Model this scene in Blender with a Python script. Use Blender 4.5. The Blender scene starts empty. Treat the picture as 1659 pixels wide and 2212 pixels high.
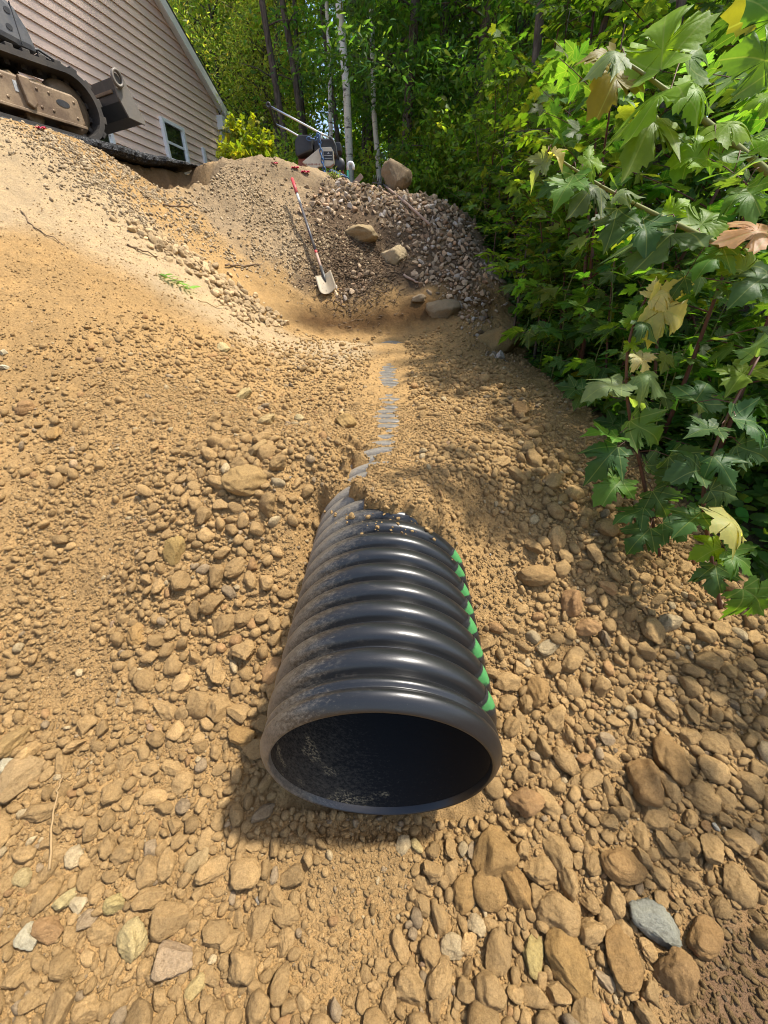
import bpy, bmesh, math, random
import numpy as np
from mathutils import Vector, Matrix
R = math.radians
random.seed(7); rng = np.random.default_rng(7)
SC = bpy.context.scene; COL = SC.collection

# ------------------------------------------------------------------ camera, light, exposure
CAMZ, PITCH = 1.45, R(29.65)
cam = bpy.data.cameras.new("camera"); camo = bpy.data.objects.new("camera", cam); COL.objects.link(camo)
cam.sensor_fit = 'HORIZONTAL'; cam.sensor_width = 36; cam.lens = 18.0; cam.clip_start = 0.02; cam.clip_end = 600
camo.location = (0, 0, CAMZ); camo.rotation_euler = (R(90) - PITCH, 0, 0); SC.camera = camo
SUN_EL, SUN_AZ = R(65), R(86)          # azimuth measured from +Y towards +X
w = bpy.data.worlds.new("World"); SC.world = w; w.use_nodes = True
nt = w.node_tree; nt.nodes.clear()
sky = nt.nodes.new('ShaderNodeTexSky'); sky.sky_type = 'NISHITA'; sky.sun_disc = False
sky.sun_elevation = SUN_EL; sky.sun_rotation = SUN_AZ; sky.air_density = 1.0; sky.dust_density = 2.5
bg = nt.nodes.new('ShaderNodeBackground'); bg.inputs['Strength'].default_value = 0.15
wo = nt.nodes.new('ShaderNodeOutputWorld')
nt.links.new(sky.outputs[0], bg.inputs[0]); nt.links.new(bg.outputs[0], wo.inputs[0])
sun = bpy.data.lights.new("sun", 'SUN'); sun.energy = 3.8; sun.angle = R(2.5); sun.color = (1, .95, .86)
suno = bpy.data.objects.new("sun", sun); COL.objects.link(suno); suno.location = (6, 6, 12)
sd = Vector((math.sin(SUN_AZ) * math.cos(SUN_EL), math.cos(SUN_AZ) * math.cos(SUN_EL), math.sin(SUN_EL)))
suno.rotation_euler = sd.to_track_quat('Z', 'Y').to_euler()
SC.view_settings.view_transform = 'Standard'; SC.view_settings.look = 'None'
SC.view_settings.exposure = 1.13; SC.view_settings.gamma = 1
SC.render.engine = 'CYCLES'
SC.cycles.max_bounces = 6; SC.cycles.transmission_bounces = 4; SC.cycles.diffuse_bounces = 3
SC.cycles.use_denoising = True; SC.cycles.filter_width = 1.05

# ------------------------------------------------------------------ numbers
CP, SP = math.cos(PITCH), math.sin(PITCH)
def ray(px, py):
    a, b = (px - 829.5) / 830, (1106 - py) / 830
    return np.array([a, CP + SP * b, -SP + CP * b])
def at(px, py, s): return np.array([0, 0, CAMZ]) + s * ray(px, py)
def proj(P):
    P = np.asarray(P, float) - np.array([0, 0, CAMZ])
    zc = P[..., 1] * CP - P[..., 2] * SP; u = P[..., 1] * SP + P[..., 2] * CP
    zz = np.where(zc > .02, zc, .02)
    return 829.5 + 830 * P[..., 0] / zz, 1106 - 830 * u / zz, zc
def hash2(ix, iy, s):
    h = (ix.astype(np.int64) * 374761393 + iy.astype(np.int64) * 668265263 + s * 1442695041) & 0xffffffff
    h = ((h ^ (h >> 13)) * 1274126177) & 0xffffffff
    h = ((h ^ (h >> 16)) * 2246822519) & 0xffffffff
    return ((h ^ (h >> 15)) & 0xffffff) / 16777216.0
def vn(x, y, f, s=0):
    x = np.asarray(x, float) * f; y = np.asarray(y, float) * f
    ix, iy = np.floor(x), np.floor(y); fx, fy = x - ix, y - iy
    fx = fx * fx * (3 - 2 * fx); fy = fy * fy * (3 - 2 * fy)
    a = hash2(ix, iy, s); b = hash2(ix + 1, iy, s); c = hash2(ix, iy + 1, s); d = hash2(ix + 1, iy + 1, s)
    return (a * (1 - fx) + b * fx) * (1 - fy) + (c * (1 - fx) + d * fx) * fy * 1.0
def fbm(x, y, f, o=4, s=0):
    t = 0; amp = .5
    for i in range(o):
        t = t + amp * (vn(x, y, f, s + i * 17) - .5); f *= 2.03; amp *= .5
    return t
def sst(a, b, x):
    t = np.clip((x - a) / (b - a), 0, 1); return t * t * (3 - 2 * t)

# ------------------------------------------------------------------ pipe axis
PC = np.array([-.0106, .5669, .3006]); PSL, PYAW = R(4.54), R(1.34)
PAX = np.array([math.sin(PYAW) * math.cos(PSL), math.cos(PYAW) * math.cos(PSL), math.sin(PSL)])
PRT = np.array([math.cos(PYAW), -math.sin(PYAW), 0.]); PUP = np.cross(PRT, PAX)
PLEN, RIN, ROUT = 4.32, .305, .343

# ------------------------------------------------------------------ terrain
ctl = []
def cp(px, py, s): ctl.append(at(px, py, s))
for px, rows in {
    0: [(2212, .90), (1800, 1.16), (1500, 1.5), (1200, 1.75), (1050, 1.92), (900, 2.15), (700, 2.5), (500, 2.95), (350, 3.35), (262, 3.72)],
    150: [(2212, .91), (700, 2.6), (500, 3.2), (380, 3.62), (300, 4.0)],
    350: [(2212, .92), (1800, 1.2), (1500, 1.45), (1200, 1.66), (1050, 1.85), (900, 2.15), (750, 2.75), (620, 3.35), (500, 3.95), (432, 4.4)],
    480: [(700, 3.4), (600, 4.2), (500, 4.7), (430, 4.97), (352, 5.3)],
    600: [(2212, .935), (1800, 1.235), (1050, 1.75), (900, 2.4), (800, 3.2), (740, 4.0), (700, 4.35), (640, 4.7), (500, 5.05), (420, 5.3), (352, 5.4)],
    700: [(900, 2.4), (800, 3.25), (740, 4.1), (715, 4.6), (640, 4.85), (500, 5.2), (420, 5.45), (378, 5.6)],
    850: [(2212, .95), (1900, 1.18), (1050, 1.68), (900, 2.36), (800, 3.3), (740, 4.35), (715, 4.75), (648, 4.88), (560, 5.2), (480, 5.5), (417, 5.8)],
    1000: [(2212, .95), (1850, 1.23), (1050, 1.72), (900, 2.3), (800, 3.2), (740, 4.2), (695, 4.6), (600, 5.0), (484, 5.5)],
    1090: [(1050, 1.8), (900, 2.35), (800, 3.2)],
    1250: [(1800, 1.22), (1500, 1.48), (1200, 1.72), (1050, 1.9), (900, 2.4)],
    1450: [(2212, .95), (1800, 1.22), (1500, 1.5), (1200, 1.82)],
    1659: [(2212, .95), (1800, 1.23), (1500, 1.5), (1380, 1.65)]}.items():
    for py, s in rows: cp(px, py, s)
for px, py, s in [(225, 350, 4.05), (300, 402, 4.3), (385, 425, 4.6), (430, 420, 4.85), (560, 1500, 1.46), (1090, 1500, 1.46), (630, 1200, 1.70), (1050, 1200, 1.70), (590, 1350, 1.58), (1060, 1350, 1.58),
                  (1040, 595, 5.0), (1100, 765, 4.3), (930, 440, 5.65)]: cp(px, py, s)
ctl += [np.array(p, float) for p in [
    (0, -1, -.14), (-1, -1, -.1), (1, -1, -.14), (2.5, .2, -.1), (3.5, 1, .0), (2.4, 1.6, .3), (3.5, 3, .5), (2.2, 3, .68), (2.3, 4.7, .8), (4, 5, .9),
    (2.0, 6, 1.45), (3.5, 7, 1.9), (1.7, 7.2, 2.25), (2.6, 8.5, 2.6), (1.2, 8.2, 2.66), (.3, 8.3, 2.82), (-1.2, 8, 2.99), (-2.4, 8, 3.05), (-3.4, 8, 3.06), (-4.5, 7.2, 3.05),
    (-4.6, 6.2, 3.04), (-5, 5.2, 3.0), (-6, 4.5, 2.95), (-6, 7, 3.05), (-7.5, 6, 3.05), (-5, 3.5, 2.45), (-4, 2.5, 1.75), (-3, 1, .75), (-5, 1, 1.6), (-2, -.5, .15), (-3, -1, .4),
    (-2.2, .5, .3), (-8, 2, 2.5), (-8, 9, 3.1), (-4, 10, 3.1), (0, 10, 3.1), (3, 10.5, 2.95), (5.5, 9, 2.6), (5.5, 4, .8), (5.5, 0, 0), (-8, 13, 3.2), (-3, 13, 3.2), (2, 13, 3.2), (5.8, 13, 3.1), (5.5, -1, 0), (-8, -1, 1.2)]]
ctl = np.array(ctl)
def tps(ctl, lam=.004):
    n = len(ctl); X = ctl[:, :2]
    d = np.linalg.norm(X[:, None] - X[None], axis=2); K = np.where(d > 0, d * d * np.log(d + 1e-12), 0) + lam * np.eye(n)
    P = np.c_[np.ones(n), X]; A = np.block([[K, P], [P.T, np.zeros((3, 3))]])
    return np.linalg.solve(A, np.r_[ctl[:, 2], 0, 0, 0])
TW = tps(ctl)
GX0, GX1, GY0, GY1, GD = -8., 6., -1.2, 13.2, .06
gx = np.arange(GX0, GX1 + GD, GD); gy = np.arange(GY0, GY1 + GD, GD)
mx, my = np.meshgrid(gx, gy); HG = np.zeros_like(mx) + TW[-3] + TW[-2] * mx + TW[-1] * my
for i, c in enumerate(ctl):
    d2 = (mx - c[0]) ** 2 + (my - c[1]) ** 2; HG += TW[i] * .5 * d2 * np.log(d2 + 1e-12)
AE0, AE1 = np.array([-4.9, 4.56]), np.array([-2.72, 7.36])    # front edge line of the asphalt
ad = (AE1 - AE0) / np.linalg.norm(AE1 - AE0); an = np.array([-ad[1], ad[0]])
ALEN = np.linalg.norm(AE1 - AE0)
def edge_wob(t): return .05 * (vn(t, t * 0, 3.1, 5) - .5) + .05 * (vn(t, t * 0, 9., 6) - .5)
def H(x, y, detail=True):
    x = np.asarray(x, float); y = np.asarray(y, float)
    cx = np.clip((x - GX0) / GD, 0, len(gx) - 1.001); cy = np.clip((y - GY0) / GD, 0, len(gy) - 1.001)
    ix, iy = cx.astype(int), cy.astype(int); fx, fy = cx - ix, cy - iy
    h = (HG[iy, ix] * (1 - fx) + HG[iy, ix + 1] * fx) * (1 - fy) + (HG[iy + 1, ix] * (1 - fx) + HG[iy + 1, ix + 1] * fx) * fy
    h = h + .045 * np.maximum(0, y - 16) + .03 * np.maximum(0, -x - 14)
    # cut bank under the asphalt
    t = (x - AE0[0]) * ad[0] + (y - AE0[1]) * ad[1]; d = (x - AE0[0]) * an[0] + (y - AE0[1]) * an[1]
    d = d + edge_wob(t)
    wv = sst(.08, .17, d) * sst(.9, 1.3, t) * (1 - sst(ALEN - .12, ALEN + .25, t)) 
    h = h * (1 - wv) + np.minimum(2.96, h + .6) * wv
    dig = np.exp(-((d + .04) / .24) ** 2) * sst(1.75, 2.4, t) * (1 - sst(ALEN - .25, ALEN + .1, t))
    dm = np.interp(t, [1.6, 2.4, 3.6], [-.35, -1.0, -.8]) + .12 * (vn(x, y, 4, 8) - .5)
    zf = 2.44 + .10 * d + .12 * sst(2.9, 3.5, t) + .06 * fbm(x, y, 7, 4, 19)
    cw = sst(0, .16, d - dm) * (1 - sst(.06, .16, d + .04 * (vn(x, y, 14, 3) - .5))) * sst(1.45, 1.8, t) * (1 - sst(3.2, 3.6, t))
    h = h + (np.minimum(h, zf) - h) * cw
    if detail:
        up = sst(4.9, 5.8, y) * (1 - sst(7.4, 8.2, y)) * sst(-3.0, -2.2, x)
        lf = sst(-1.2, -1.9, x)
        h = h + .05 * fbm(x, y, 2.2, 4, 1) + (.034 - .010 * lf) * fbm(x, y, 11, 4, 9) + .017 * fbm(x, y, 34, 3, 13) - .012 * np.abs(fbm(x, y, 17, 2, 14))
        h = h + up * (.16 * fbm(x * 1.2, y, 1.8, 5, 31) + .09 * fbm(x, y, 9, 4, 37))
        wl = np.exp(-((y - 5.35 - .12 * x) / .3) ** 2) * sst(-1.4, -1.0, x) * (1 - sst(1.2, 1.6, x)); h = h + wl * (.16 * fbm(x * 1.3, y, 4.5, 4, 83) - .05 * np.abs(fbm(x, y, 9, 3, 84)))
        h = h + lf * .05 * fbm(x * 3.2 - y * 1.0, y * .9 + x * .6, 2.0, 4, 44)
    # pipe
    q0 = x - PC[0]; q1 = y - PC[1]
    tt = (q0 * PAX[0] + q1 * PAX[1]) / math.hypot(PAX[0], PAX[1]); lat = q0 * PRT[0] + q1 * PRT[1]
    al = np.abs(lat); axz = PC[2] + tt * math.tan(PSL)
    inside = al < ROUT + .04
    capw = sst(-.12, .0, tt) * (1 - sst(.80, 1.25, tt + .25 * sst(-.1, .1, lat)))
    cap = axz - .02 + np.maximum(al - ROUT + .03, 0) * .9 + .27 * sst(.35, 1.0, tt) * sst(-.02, .22, al - ROUT)
    h = np.where(h > cap, h * (1 - capw) + cap * capw, h)
    crown = axz + np.sqrt(np.maximum(ROUT ** 2 - np.minimum(al, ROUT) ** 2, 0))
    tb = .64 + .33 * np.clip(-lat / .34, 0, 1) ** 1.5 - .06 * np.clip(lat / .34, 0, 1) + .12 * (vn(x, y, 9, 3) - .5) + .07 * (vn(x, y, 26, 4) - .5)
    cover = .014 + .035 * fbm(x, y, 8, 4, 71) + .02 * fbm(x, y, 38, 3, 75) + .035 * np.exp(-((tt - .86) / .2) ** 2)
    s1 = (.75 + .9 * fbm(x, y, 14, 3, 76)) * np.exp(-((lat + .03 + .05 * (vn(tt, tt * 0, 3.3, 14) - .5)) / .12) ** 2) * sst(1.0, 1.25, tt) * (1 - sst(3.0, 3.4, tt)) * sst(.30, .62, vn(tt, tt * 0, 2.6, 12) + .2)
    s2 = np.exp(-((lat - .04) / .22) ** 2) * sst(3.98, 4.05, tt) * (1 - sst(4.2, 4.3, tt))
    s3 = np.exp(-((lat + .20 - .13 * (tt - 1.0)) / .10) ** 2) * sst(.78, .9, tt) * (1 - sst(1.35, 1.5, tt)) * sst(.25, .5, vn(x, y, 16, 15))
    cover = cover - .037 * s1 - .062 * s2 - .115 * s3
    apex = axz + ROUT; bl = sst(.12, .44, al)
    bur = (apex + cover) * (1 - bl) + h * bl
    tuck = sst(ROUT - .055, ROUT - .008, al)
    unc = np.minimum(h, axz - ROUT - .03) * (1 - tuck) + h * tuck
    wb = sst(0, .15, tt - tb)
    h = h + .045 * np.exp(-((tt + .06) / .11) ** 2) * np.exp(-(lat / .4) ** 2) * (1 - sst(-.03, .0, tt) * (1 - sst(.26, .36, al)))
    h = np.where((tt > -.03) & (tt < .06) & (al < .36), np.minimum(h, axz - np.sqrt(np.maximum(.36 ** 2 - al ** 2, 0)) + .008), h)
    on = (tt > .05) & (tt < PLEN + .05) & (al < .46)
    h = np.where(on, unc * (1 - wb) + bur * wb, h)
    return h
def hit(px, py, smax=12.):
    d = ray(px, py); s = np.linspace(.5, smax, 2400)
    P = np.array([0, 0, CAMZ]) + s[:, None] * d
    k = np.nonzero(P[:, 2] < H(P[:, 0], P[:, 1]))[0]
    return P[k[0]] if len(k) else P[-1]
def hpt(x, y): return float(H(np.array([x]), np.array([y]))[0])

# ------------------------------------------------------------------ helpers
def tag(o, label=None, cat=None, group=None, kind=None):
    if label: o['label'] = label
    if cat: o['category'] = cat
    if group: o['group'] = group
    if kind: o['kind'] = kind
    return o
def link(name, me, parent=None):
    o = bpy.data.objects.new(name, me); COL.objects.link(o)
    if parent: o.parent = parent
    return o
def root(name, loc, rz=0, label=None, cat=None, group=None):
    o = bpy.data.objects.new(name, None); COL.objects.link(o); o.location = loc; o.rotation_euler = (0, 0, rz)
    o.empty_display_size = .1
    return tag(o, label, cat, group)
def tri_mesh(name, V, F, mat, col=None, uv=None, smooth=True):
    V = np.asarray(V, np.float32); F = np.asarray(F, np.int32); k = F.shape[1]
    me = bpy.data.meshes.new(name); me.vertices.add(len(V)); me.vertices.foreach_set('co', V.ravel())
    me.loops.add(F.size); me.loops.foreach_set('vertex_index', F.ravel())
    me.polygons.add(len(F)); me.polygons.foreach_set('loop_start', np.arange(0, F.size, k, dtype=np.int32))
    me.polygons.foreach_set('use_smooth', np.full(len(F), smooth))
    if col is not None:
        c = np.ones((len(V), 4), np.float32); c[:, :3] = col
        me.attributes.new('Col', 'FLOAT_COLOR', 'POINT').data.foreach_set('color', c.ravel())
    if uv is not None:
        u = me.uv_layers.new(name='UVMap'); u.data.foreach_set('uv', np.asarray(uv, np.float32)[F.ravel()].ravel())
    me.materials.append(mat); me.update(calc_edges=True); me.validate()
    return me
class MB:
    """collects simple solids into one mesh"""
    def __init__(s): s.bm = bmesh.new()
    def box(s, c, d, rot=None, bev=0):
        r = bmesh.ops.create_cube(s.bm, size=1); vs = r['verts']
        for v in vs: v.co = Vector((v.co.x * d[0], v.co.y * d[1], v.co.z * d[2]))
        if bev:
            es = list({e for v in vs for e in v.link_edges})
            rr = bmesh.ops.bevel(s.bm, geom=es, offset=bev, segments=2, affect='EDGES', profile=.6); vs = list({v for f in rr['faces'] for v in f.verts} | {v for v in vs if v.is_valid})
        M = Matrix.Translation(Vector(c)) @ (rot.to_4x4() if rot else Matrix())
        bmesh.ops.transform(s.bm, matrix=M, verts=vs); return s
    def prism(s, pts, y0, y1, axis='Y', bev=0):
        """polygon in XZ extruded along Y (or in XY along Z / YZ along X)"""
        def mk(p, t): return {'Y': (p[0], t, p[1]), 'Z': (p[0], p[1], t), 'X': (t, p[0], p[1])}[axis]
        a = [s.bm.verts.new(mk(p, y0)) for p in pts]; b = [s.bm.verts.new(mk(p, y1)) for p in pts]
        fs = [s.bm.faces.new(a), s.bm.faces.new(b[::-1])]
        for i in range(len(pts)):
            j = (i + 1) % len(pts); fs.append(s.bm.faces.new((a[j], a[i], b[i], b[j])))
        bmesh.ops.recalc_face_normals(s.bm, faces=fs)
        if bev:
            es = list({e for f in fs for e in f.edges}); bmesh.ops.bevel(s.bm, geom=es, offset=bev, segments=2, affect='EDGES', profile=.6)
        return s
    def tube(s, pts, rad, n=8, cap=True):
        pts = [Vector(p) for p in pts]
        rad = [float(q) for q in rad] if hasattr(rad, '__len__') else [float(rad)] * len(pts)
        rings = []; prev = None
        for i, p in enumerate(pts):
            t = (pts[min(i + 1, len(pts) - 1)] - pts[max(i - 1, 0)]).normalized()
            if prev is None: u = t.orthogonal().normalized()
            else: u = (prev - t * prev.dot(t)); u = u.normalized() if u.length > 1e-5 else t.orthogonal().normalized()
            prev = u; v = t.cross(u)
            rings.append([s.bm.verts.new(p + rad[i] * (math.cos(2 * math.pi * k / n) * u + math.sin(2 * math.pi * k / n) * v)) for k in range(n)])
        for a, b in zip(rings, rings[1:]):
            for k in range(n): s.bm.faces.new((a[k], a[(k + 1) % n], b[(k + 1) % n], b[k])).smooth = True
        if cap: s.bm.faces.new(rings[0][::-1]); s.bm.faces.new(rings[-1])
        return s
    def lathe(s, prof, n=32, M=None, close=False):
        """profile of (radius, axial) revolved round local Z then placed by M"""
        M = M or Matrix(); rings = []
        for r, z in prof:
            rings.append([s.bm.verts.new(M @ Vector((r * math.cos(2 * math.pi * k / n), r * math.sin(2 * math.pi * k / n), z))) for k in range(n)])
        pr = list(zip(rings, rings[1:])) + ([(rings[-1], rings[0])] if close else [])
        for a, b in pr:
            for k in range(n): s.bm.faces.new((a[k], a[(k + 1) % n], b[(k + 1) % n], b[k])).smooth = True
        if not close:
            s.bm.faces.new(rings[0][::-1]); s.bm.faces.new(rings[-1])
        return s
    def build(s, name, mat, parent=None, smooth=False):
        me = bpy.data.meshes.new(name)
        if smooth:
            for f in s.bm.faces: f.smooth = True
        bmesh.ops.recalc_face_normals(s.bm, faces=s.bm.faces[:])
        s.bm.to_mesh(me); s.bm.free(); me.materials.append(mat); return link(name, me, parent)

# ------------------------------------------------------------------ materials
class NT:
    def __init__(s, name):
        s.m = bpy.data.materials.new(name); s.m.use_nodes = True; s.t = s.m.node_tree
        s.p = s.t.nodes['Principled BSDF']; s.out = s.t.nodes['Material Output']
    def n(s, ty, **kw):
        nd = s.t.nodes.new(ty)
        for k, v in kw.items():
            if k in nd.inputs: nd.inputs[k].default_value = v
            else: setattr(nd, k, v)
        return nd
    def l(s, a, b): s.t.links.new(a, b)
    def noise(s, scale, detail=4, rough=.6, coord='Object', dist=0):
        tc = s.n('ShaderNodeTexCoord'); nn = s.n('ShaderNodeTexNoise', Scale=scale, Detail=detail, Roughness=rough, Distortion=dist)
        s.l(tc.outputs[coord], nn.inputs['Vector']); return nn.outputs['Fac']
    def ramp(s, fac, stops):
        r = s.n('ShaderNodeValToRGB'); s.l(fac, r.inputs['Fac'])
        while len(r.color_ramp.elements) < len(stops): r.color_ramp.elements.new(.5)
        for e, (p, c) in zip(r.color_ramp.elements, stops):
            e.position = p; e.color = (c, c, c, 1) if not hasattr(c, '__len__') else (*c, 1)
        return r.outputs['Color']
    def mix(s, a, b, f, mode='MIX'):
        m = s.n('ShaderNodeMix', data_type='RGBA', blend_type=mode)
        for v, i in ((f, 0), (a, 6), (b, 7)):
            if hasattr(v, 'links'): s.l(v, m.inputs[i])
            elif hasattr(v, '__len__'): m.inputs[i].default_value = (*v, 1)
            else: m.inputs[i].default_value = v if i == 0 else (v, v, v, 1)
        return m.outputs[2]
    def bump(s, h, strength=.5, dist=.01, prev=None):
        b = s.n('ShaderNodeBump', Strength=strength, Distance=dist); s.l(h, b.inputs['Height'])
        if prev: s.l(prev, b.inputs['Normal'])
        return b.outputs['Normal']
    def base(s, c, rough=.8, spec=.3, metal=0):
        if hasattr(c, 'links'): s.l(c, s.p.inputs['Base Color'])
        else: s.p.inputs['Base Color'].default_value = (*c, 1)
        if hasattr(rough, 'links'): s.l(rough, s.p.inputs['Roughness'])
        else: s.p.inputs['Roughness'].default_value = rough
        s.p.inputs['Specular IOR Level'].default_value = spec; s.p.inputs['Metallic'].default_value = metal; return s
    def nrm(s, n): s.l(n, s.p.inputs['Normal']); return s
def m_attr(s):
    a = s.n('ShaderNodeAttribute'); a.attribute_name = 'Col'; return a.outputs['Color']
def simple(name, c, rough=.6, spec=.4, metal=0, var=.25, scale=14, dirt=None, dirt_amt=.5, bump=.15, bs=60):
    s = NT(name); f = s.noise(scale, 5, .65)
    c1 = s.mix(tuple(x * (1 - var) for x in c), tuple(min(1, x * (1 + var)) for x in c), f)
    if dirt:
        f2 = s.ramp(s.noise(scale * .45, 6, .7), [(.5 - .22 * dirt_amt, 0), (.72, dirt_amt)])
        c1 = s.mix(c1, dirt, f2)
    s.base(c1, rough, spec, metal)
    if bump: s.nrm(s.bump(s.noise(bs, 4, .6), bump, .004))
    return s.m

def mat_ground():
    s = NT('soil'); c = m_attr(s)
    f1 = s.noise(9, 6, .7); f2 = s.noise(70, 4, .7); f3 = s.noise(320, 3, .7)
    c = s.mix(c, s.mix(c, (1.32, 1.28, 1.2), 1, 'MULTIPLY'), s.ramp(f1, [(.45, 0), (.72, .8)]))
    c = s.mix(c, s.mix(c, (.66, .62, .56), 1, 'MULTIPLY'), s.ramp(f2, [(.48, 0), (.72, .75)]))
    c = s.mix(c, s.mix(c, (1.3, 1.27, 1.2), 1, 'MULTIPLY'), s.ramp(f3, [(.52, 0), (.68, .7)]))
    s.base(c, .95, .12)
    n = s.bump(s.noise(7, 6, .75), .8, .05); n = s.bump(s.noise(26, 5, .7), .9, .025, n); n = s.bump(s.noise(120, 5, .75), .9, .007, n); n = s.bump(s.noise(420, 3, .7), .7, .0025, n); s.nrm(n)
    return s.m
def mat_stone(name, attr=True, c0=None, grey=False):
    s = NT(name); geo = s.n('ShaderNodeNewGeometry')
    def wn(scale, detail, rough):
        q = s.n('ShaderNodeTexNoise', Scale=scale, Detail=detail, Roughness=rough); s.l(geo.outputs['Position'], q.inputs[0]); return q.outputs[0]
    s.noise = wn
    if attr: c = m_attr(s)
    else:
        oi = s.n('ShaderNodeObjectInfo'); c = oi.outputs['Color']
    f1 = s.noise(22, 6, .7); f2 = s.noise(260, 4, .75)
    c = s.mix(c, s.mix(c, (1.22, 1.2, 1.15) if not grey else (1.5, 1.4, 1.35), 1, 'MULTIPLY'), s.ramp(f1, [(.42, 0), (.7, .8)]))
    c = s.mix(c, s.mix(c, (.72, .68, .62) if not grey else (.5, .46, .44), 1, 'MULTIPLY'), s.ramp(f2, [(.46, 0), (.7, .8)]))
    f3 = s.noise(105, 4, .75)
    c = s.mix(c, s.mix(c, (.70, .66, .60), 1, 'MULTIPLY'), s.ramp(f3, [(.5, 0), (.66, .75)])); c = s.mix(c, s.mix(c, (1.25, 1.22, 1.15), 1, 'MULTIPLY'), s.ramp(f3, [(.34, .8), (.46, 0)]))
    s.base(c, .92, .15)
    n = s.bump(s.noise(45, 6, .8), 1, .014); n = s.bump(s.noise(150, 5, .8), 1, .006, n); n = s.bump(s.noise(320, 3, .75), .8, .003, n); s.nrm(n)
    return s.m
def mat_leaf(name, veins=True, trans=.55, attr=True):
    s = NT(name); c = m_attr(s)
    if veins:
        uvn = s.n('ShaderNodeUVMap'); sx = s.n('ShaderNodeSeparateXYZ'); s.l(uvn.outputs[0], sx.inputs[0]); tot = None
        ab = s.n('ShaderNodeMath', operation='ABSOLUTE'); s.l(sx.outputs[0], ab.inputs[0])
        for th in (0, 47, 88):
            q = s.n('ShaderNodeCombineXYZ'); s.l(ab.outputs[0], q.inputs[0]); s.l(sx.outputs[1], q.inputs[1])
            dt = s.n('ShaderNodeVectorMath', operation='DOT_PRODUCT'); s.l(q.outputs[0], dt.inputs[0]); dt.inputs[1].default_value = (math.cos(R(th)), -math.sin(R(th)), 0)
            a2 = s.n('ShaderNodeMath', operation='ABSOLUTE'); s.l(dt.outputs['Value'], a2.inputs[0])
            if tot is None: tot = a2.outputs[0]
            else:
                mn = s.n('ShaderNodeMath', operation='MINIMUM'); s.l(tot, mn.inputs[0]); s.l(a2.outputs[0], mn.inputs[1]); tot = mn.outputs[0]
        vm = s.ramp(tot, [(.004, .38), (.016, 0)])
        c = s.mix(c, (.30, .36, .12), vm)
    f = s.noise(35, 4, .6)
    c = s.mix(c, s.mix(c, (1.35, 1.3, 1.2), 1, 'MULTIPLY'), s.ramp(f, [(.45, 0), (.75, .7)]))
    s.base(c, .5, .3); s.nrm(s.bump(s.noise(90, 3, .6), .25, .004))
    tr = s.n('ShaderNodeBsdfTranslucent'); s.l(s.mix(c, (2.3, 2.1, .55), 1, 'MULTIPLY'), tr.inputs[0])
    mx_ = s.n('ShaderNodeMixShader'); mx_.inputs[0].default_value = trans
    s.l(s.p.outputs[0], mx_.inputs[1]); s.l(tr.outputs[0], mx_.inputs[2]); s.l(mx_.outputs[0], s.out.inputs[0]); return s.m
def mat_pipe(inner=False):
    s = NT('pipe_liner' if inner else 'black_plastic'); tc = s.n('ShaderNodeTexCoord'); sx = s.n('ShaderNodeSeparateXYZ'); s.l(tc.outputs['Object'], sx.inputs[0])
    mp = s.n('ShaderNodeMapping'); mp.inputs['Scale'].default_value = (1, 2.2, 1); s.l(tc.outputs['Object'], mp.inputs[0])
    def nz(sc, de, ro):
        q = s.n('ShaderNodeTexNoise', Scale=sc, Detail=de, Roughness=ro); s.l(mp.outputs[0], q.inputs[0]); return q.outputs[0]
    def mr(sock, a, b, c, d):
        q = s.n('ShaderNodeMapRange'); q.inputs[1].default_value, q.inputs[2].default_value, q.inputs[3].default_value, q.inputs[4].default_value = a, b, c, d; s.l(sock, q.inputs[0]); return q.outputs[0]
    def add(*v):
        o = v[0]
        for u in v[1:]:
            q = s.n('ShaderNodeMath', operation='ADD'); s.l(o, q.inputs[0]); s.l(u, q.inputs[1]); o = q.outputs[0]
        return o
    left = mr(sx.outputs[0], .10, -.34, -.16, .12)
    if inner:
        near = mr(sx.outputs[1], .05, .8, .04, -.3); low = mr(sx.outputs[2], .1, -.25, -.1, .06)
        d = s.ramp(add(nz(60, 8, .85), left, near, low), [(.50, 0), (.74, .22)]); d2 = s.ramp(add(nz(5, 3, .5), left, near, low), [(.66, 0), (.72, .6)])
        c = s.mix((.007, .007, .0075), (.26, .22, .16), d); c = s.mix(c, (.34, .27, .16), s.mix(0, d2, s.ramp(nz(90, 5, .8), [(.5, 0), (.58, 1)])))
        s.base(c, .55, .09); s.nrm(s.bump(nz(160, 4, .7), .2, .002)); return s.m
    far = mr(sx.outputs[1], .5, 1.25, 0, .30)
    left2 = mr(sx.outputs[0], .02, -.345, -.15, .2)
    d1 = s.ramp(add(nz(75, 10, .85), left2, far), [(.52, 0), (.90, .66)]); d3 = s.ramp(add(nz(16, 8, .75), left, far), [(.52, 0), (.82, .26)])
    d2 = s.ramp(nz(190, 4, .8), [(.66, 0), (.74, .45)])
    c = s.mix((.011, .0112, .0115), (.26, .23, .185), d3); c = s.mix(c, (.36, .31, .235), d1); c = s.mix(c, (.34, .31, .26), d2)
    s.base(c, s.mix(s.mix(.24, .40, nz(9, 4, .6)), .75, d1), .5); s.nrm(s.bump(nz(60, 5, .7), .10, .003)); return s.m
def mat_asphalt():
    s = NT('asphalt'); v = s.n('ShaderNodeTexVoronoi', Scale=75); tc = s.n('ShaderNodeTexCoord'); s.l(tc.outputs['Object'], v.inputs[0])
    c = s.ramp(v.outputs['Color'], [(.2, .012), (.6, .03), (.95, .10)]); s.base(c, .85, .3)
    n = s.bump(v.outputs['Distance'], .9, .01); s.nrm(s.bump(s.noise(30, 5, .7), .8, .02, n)); return s.m
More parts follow.
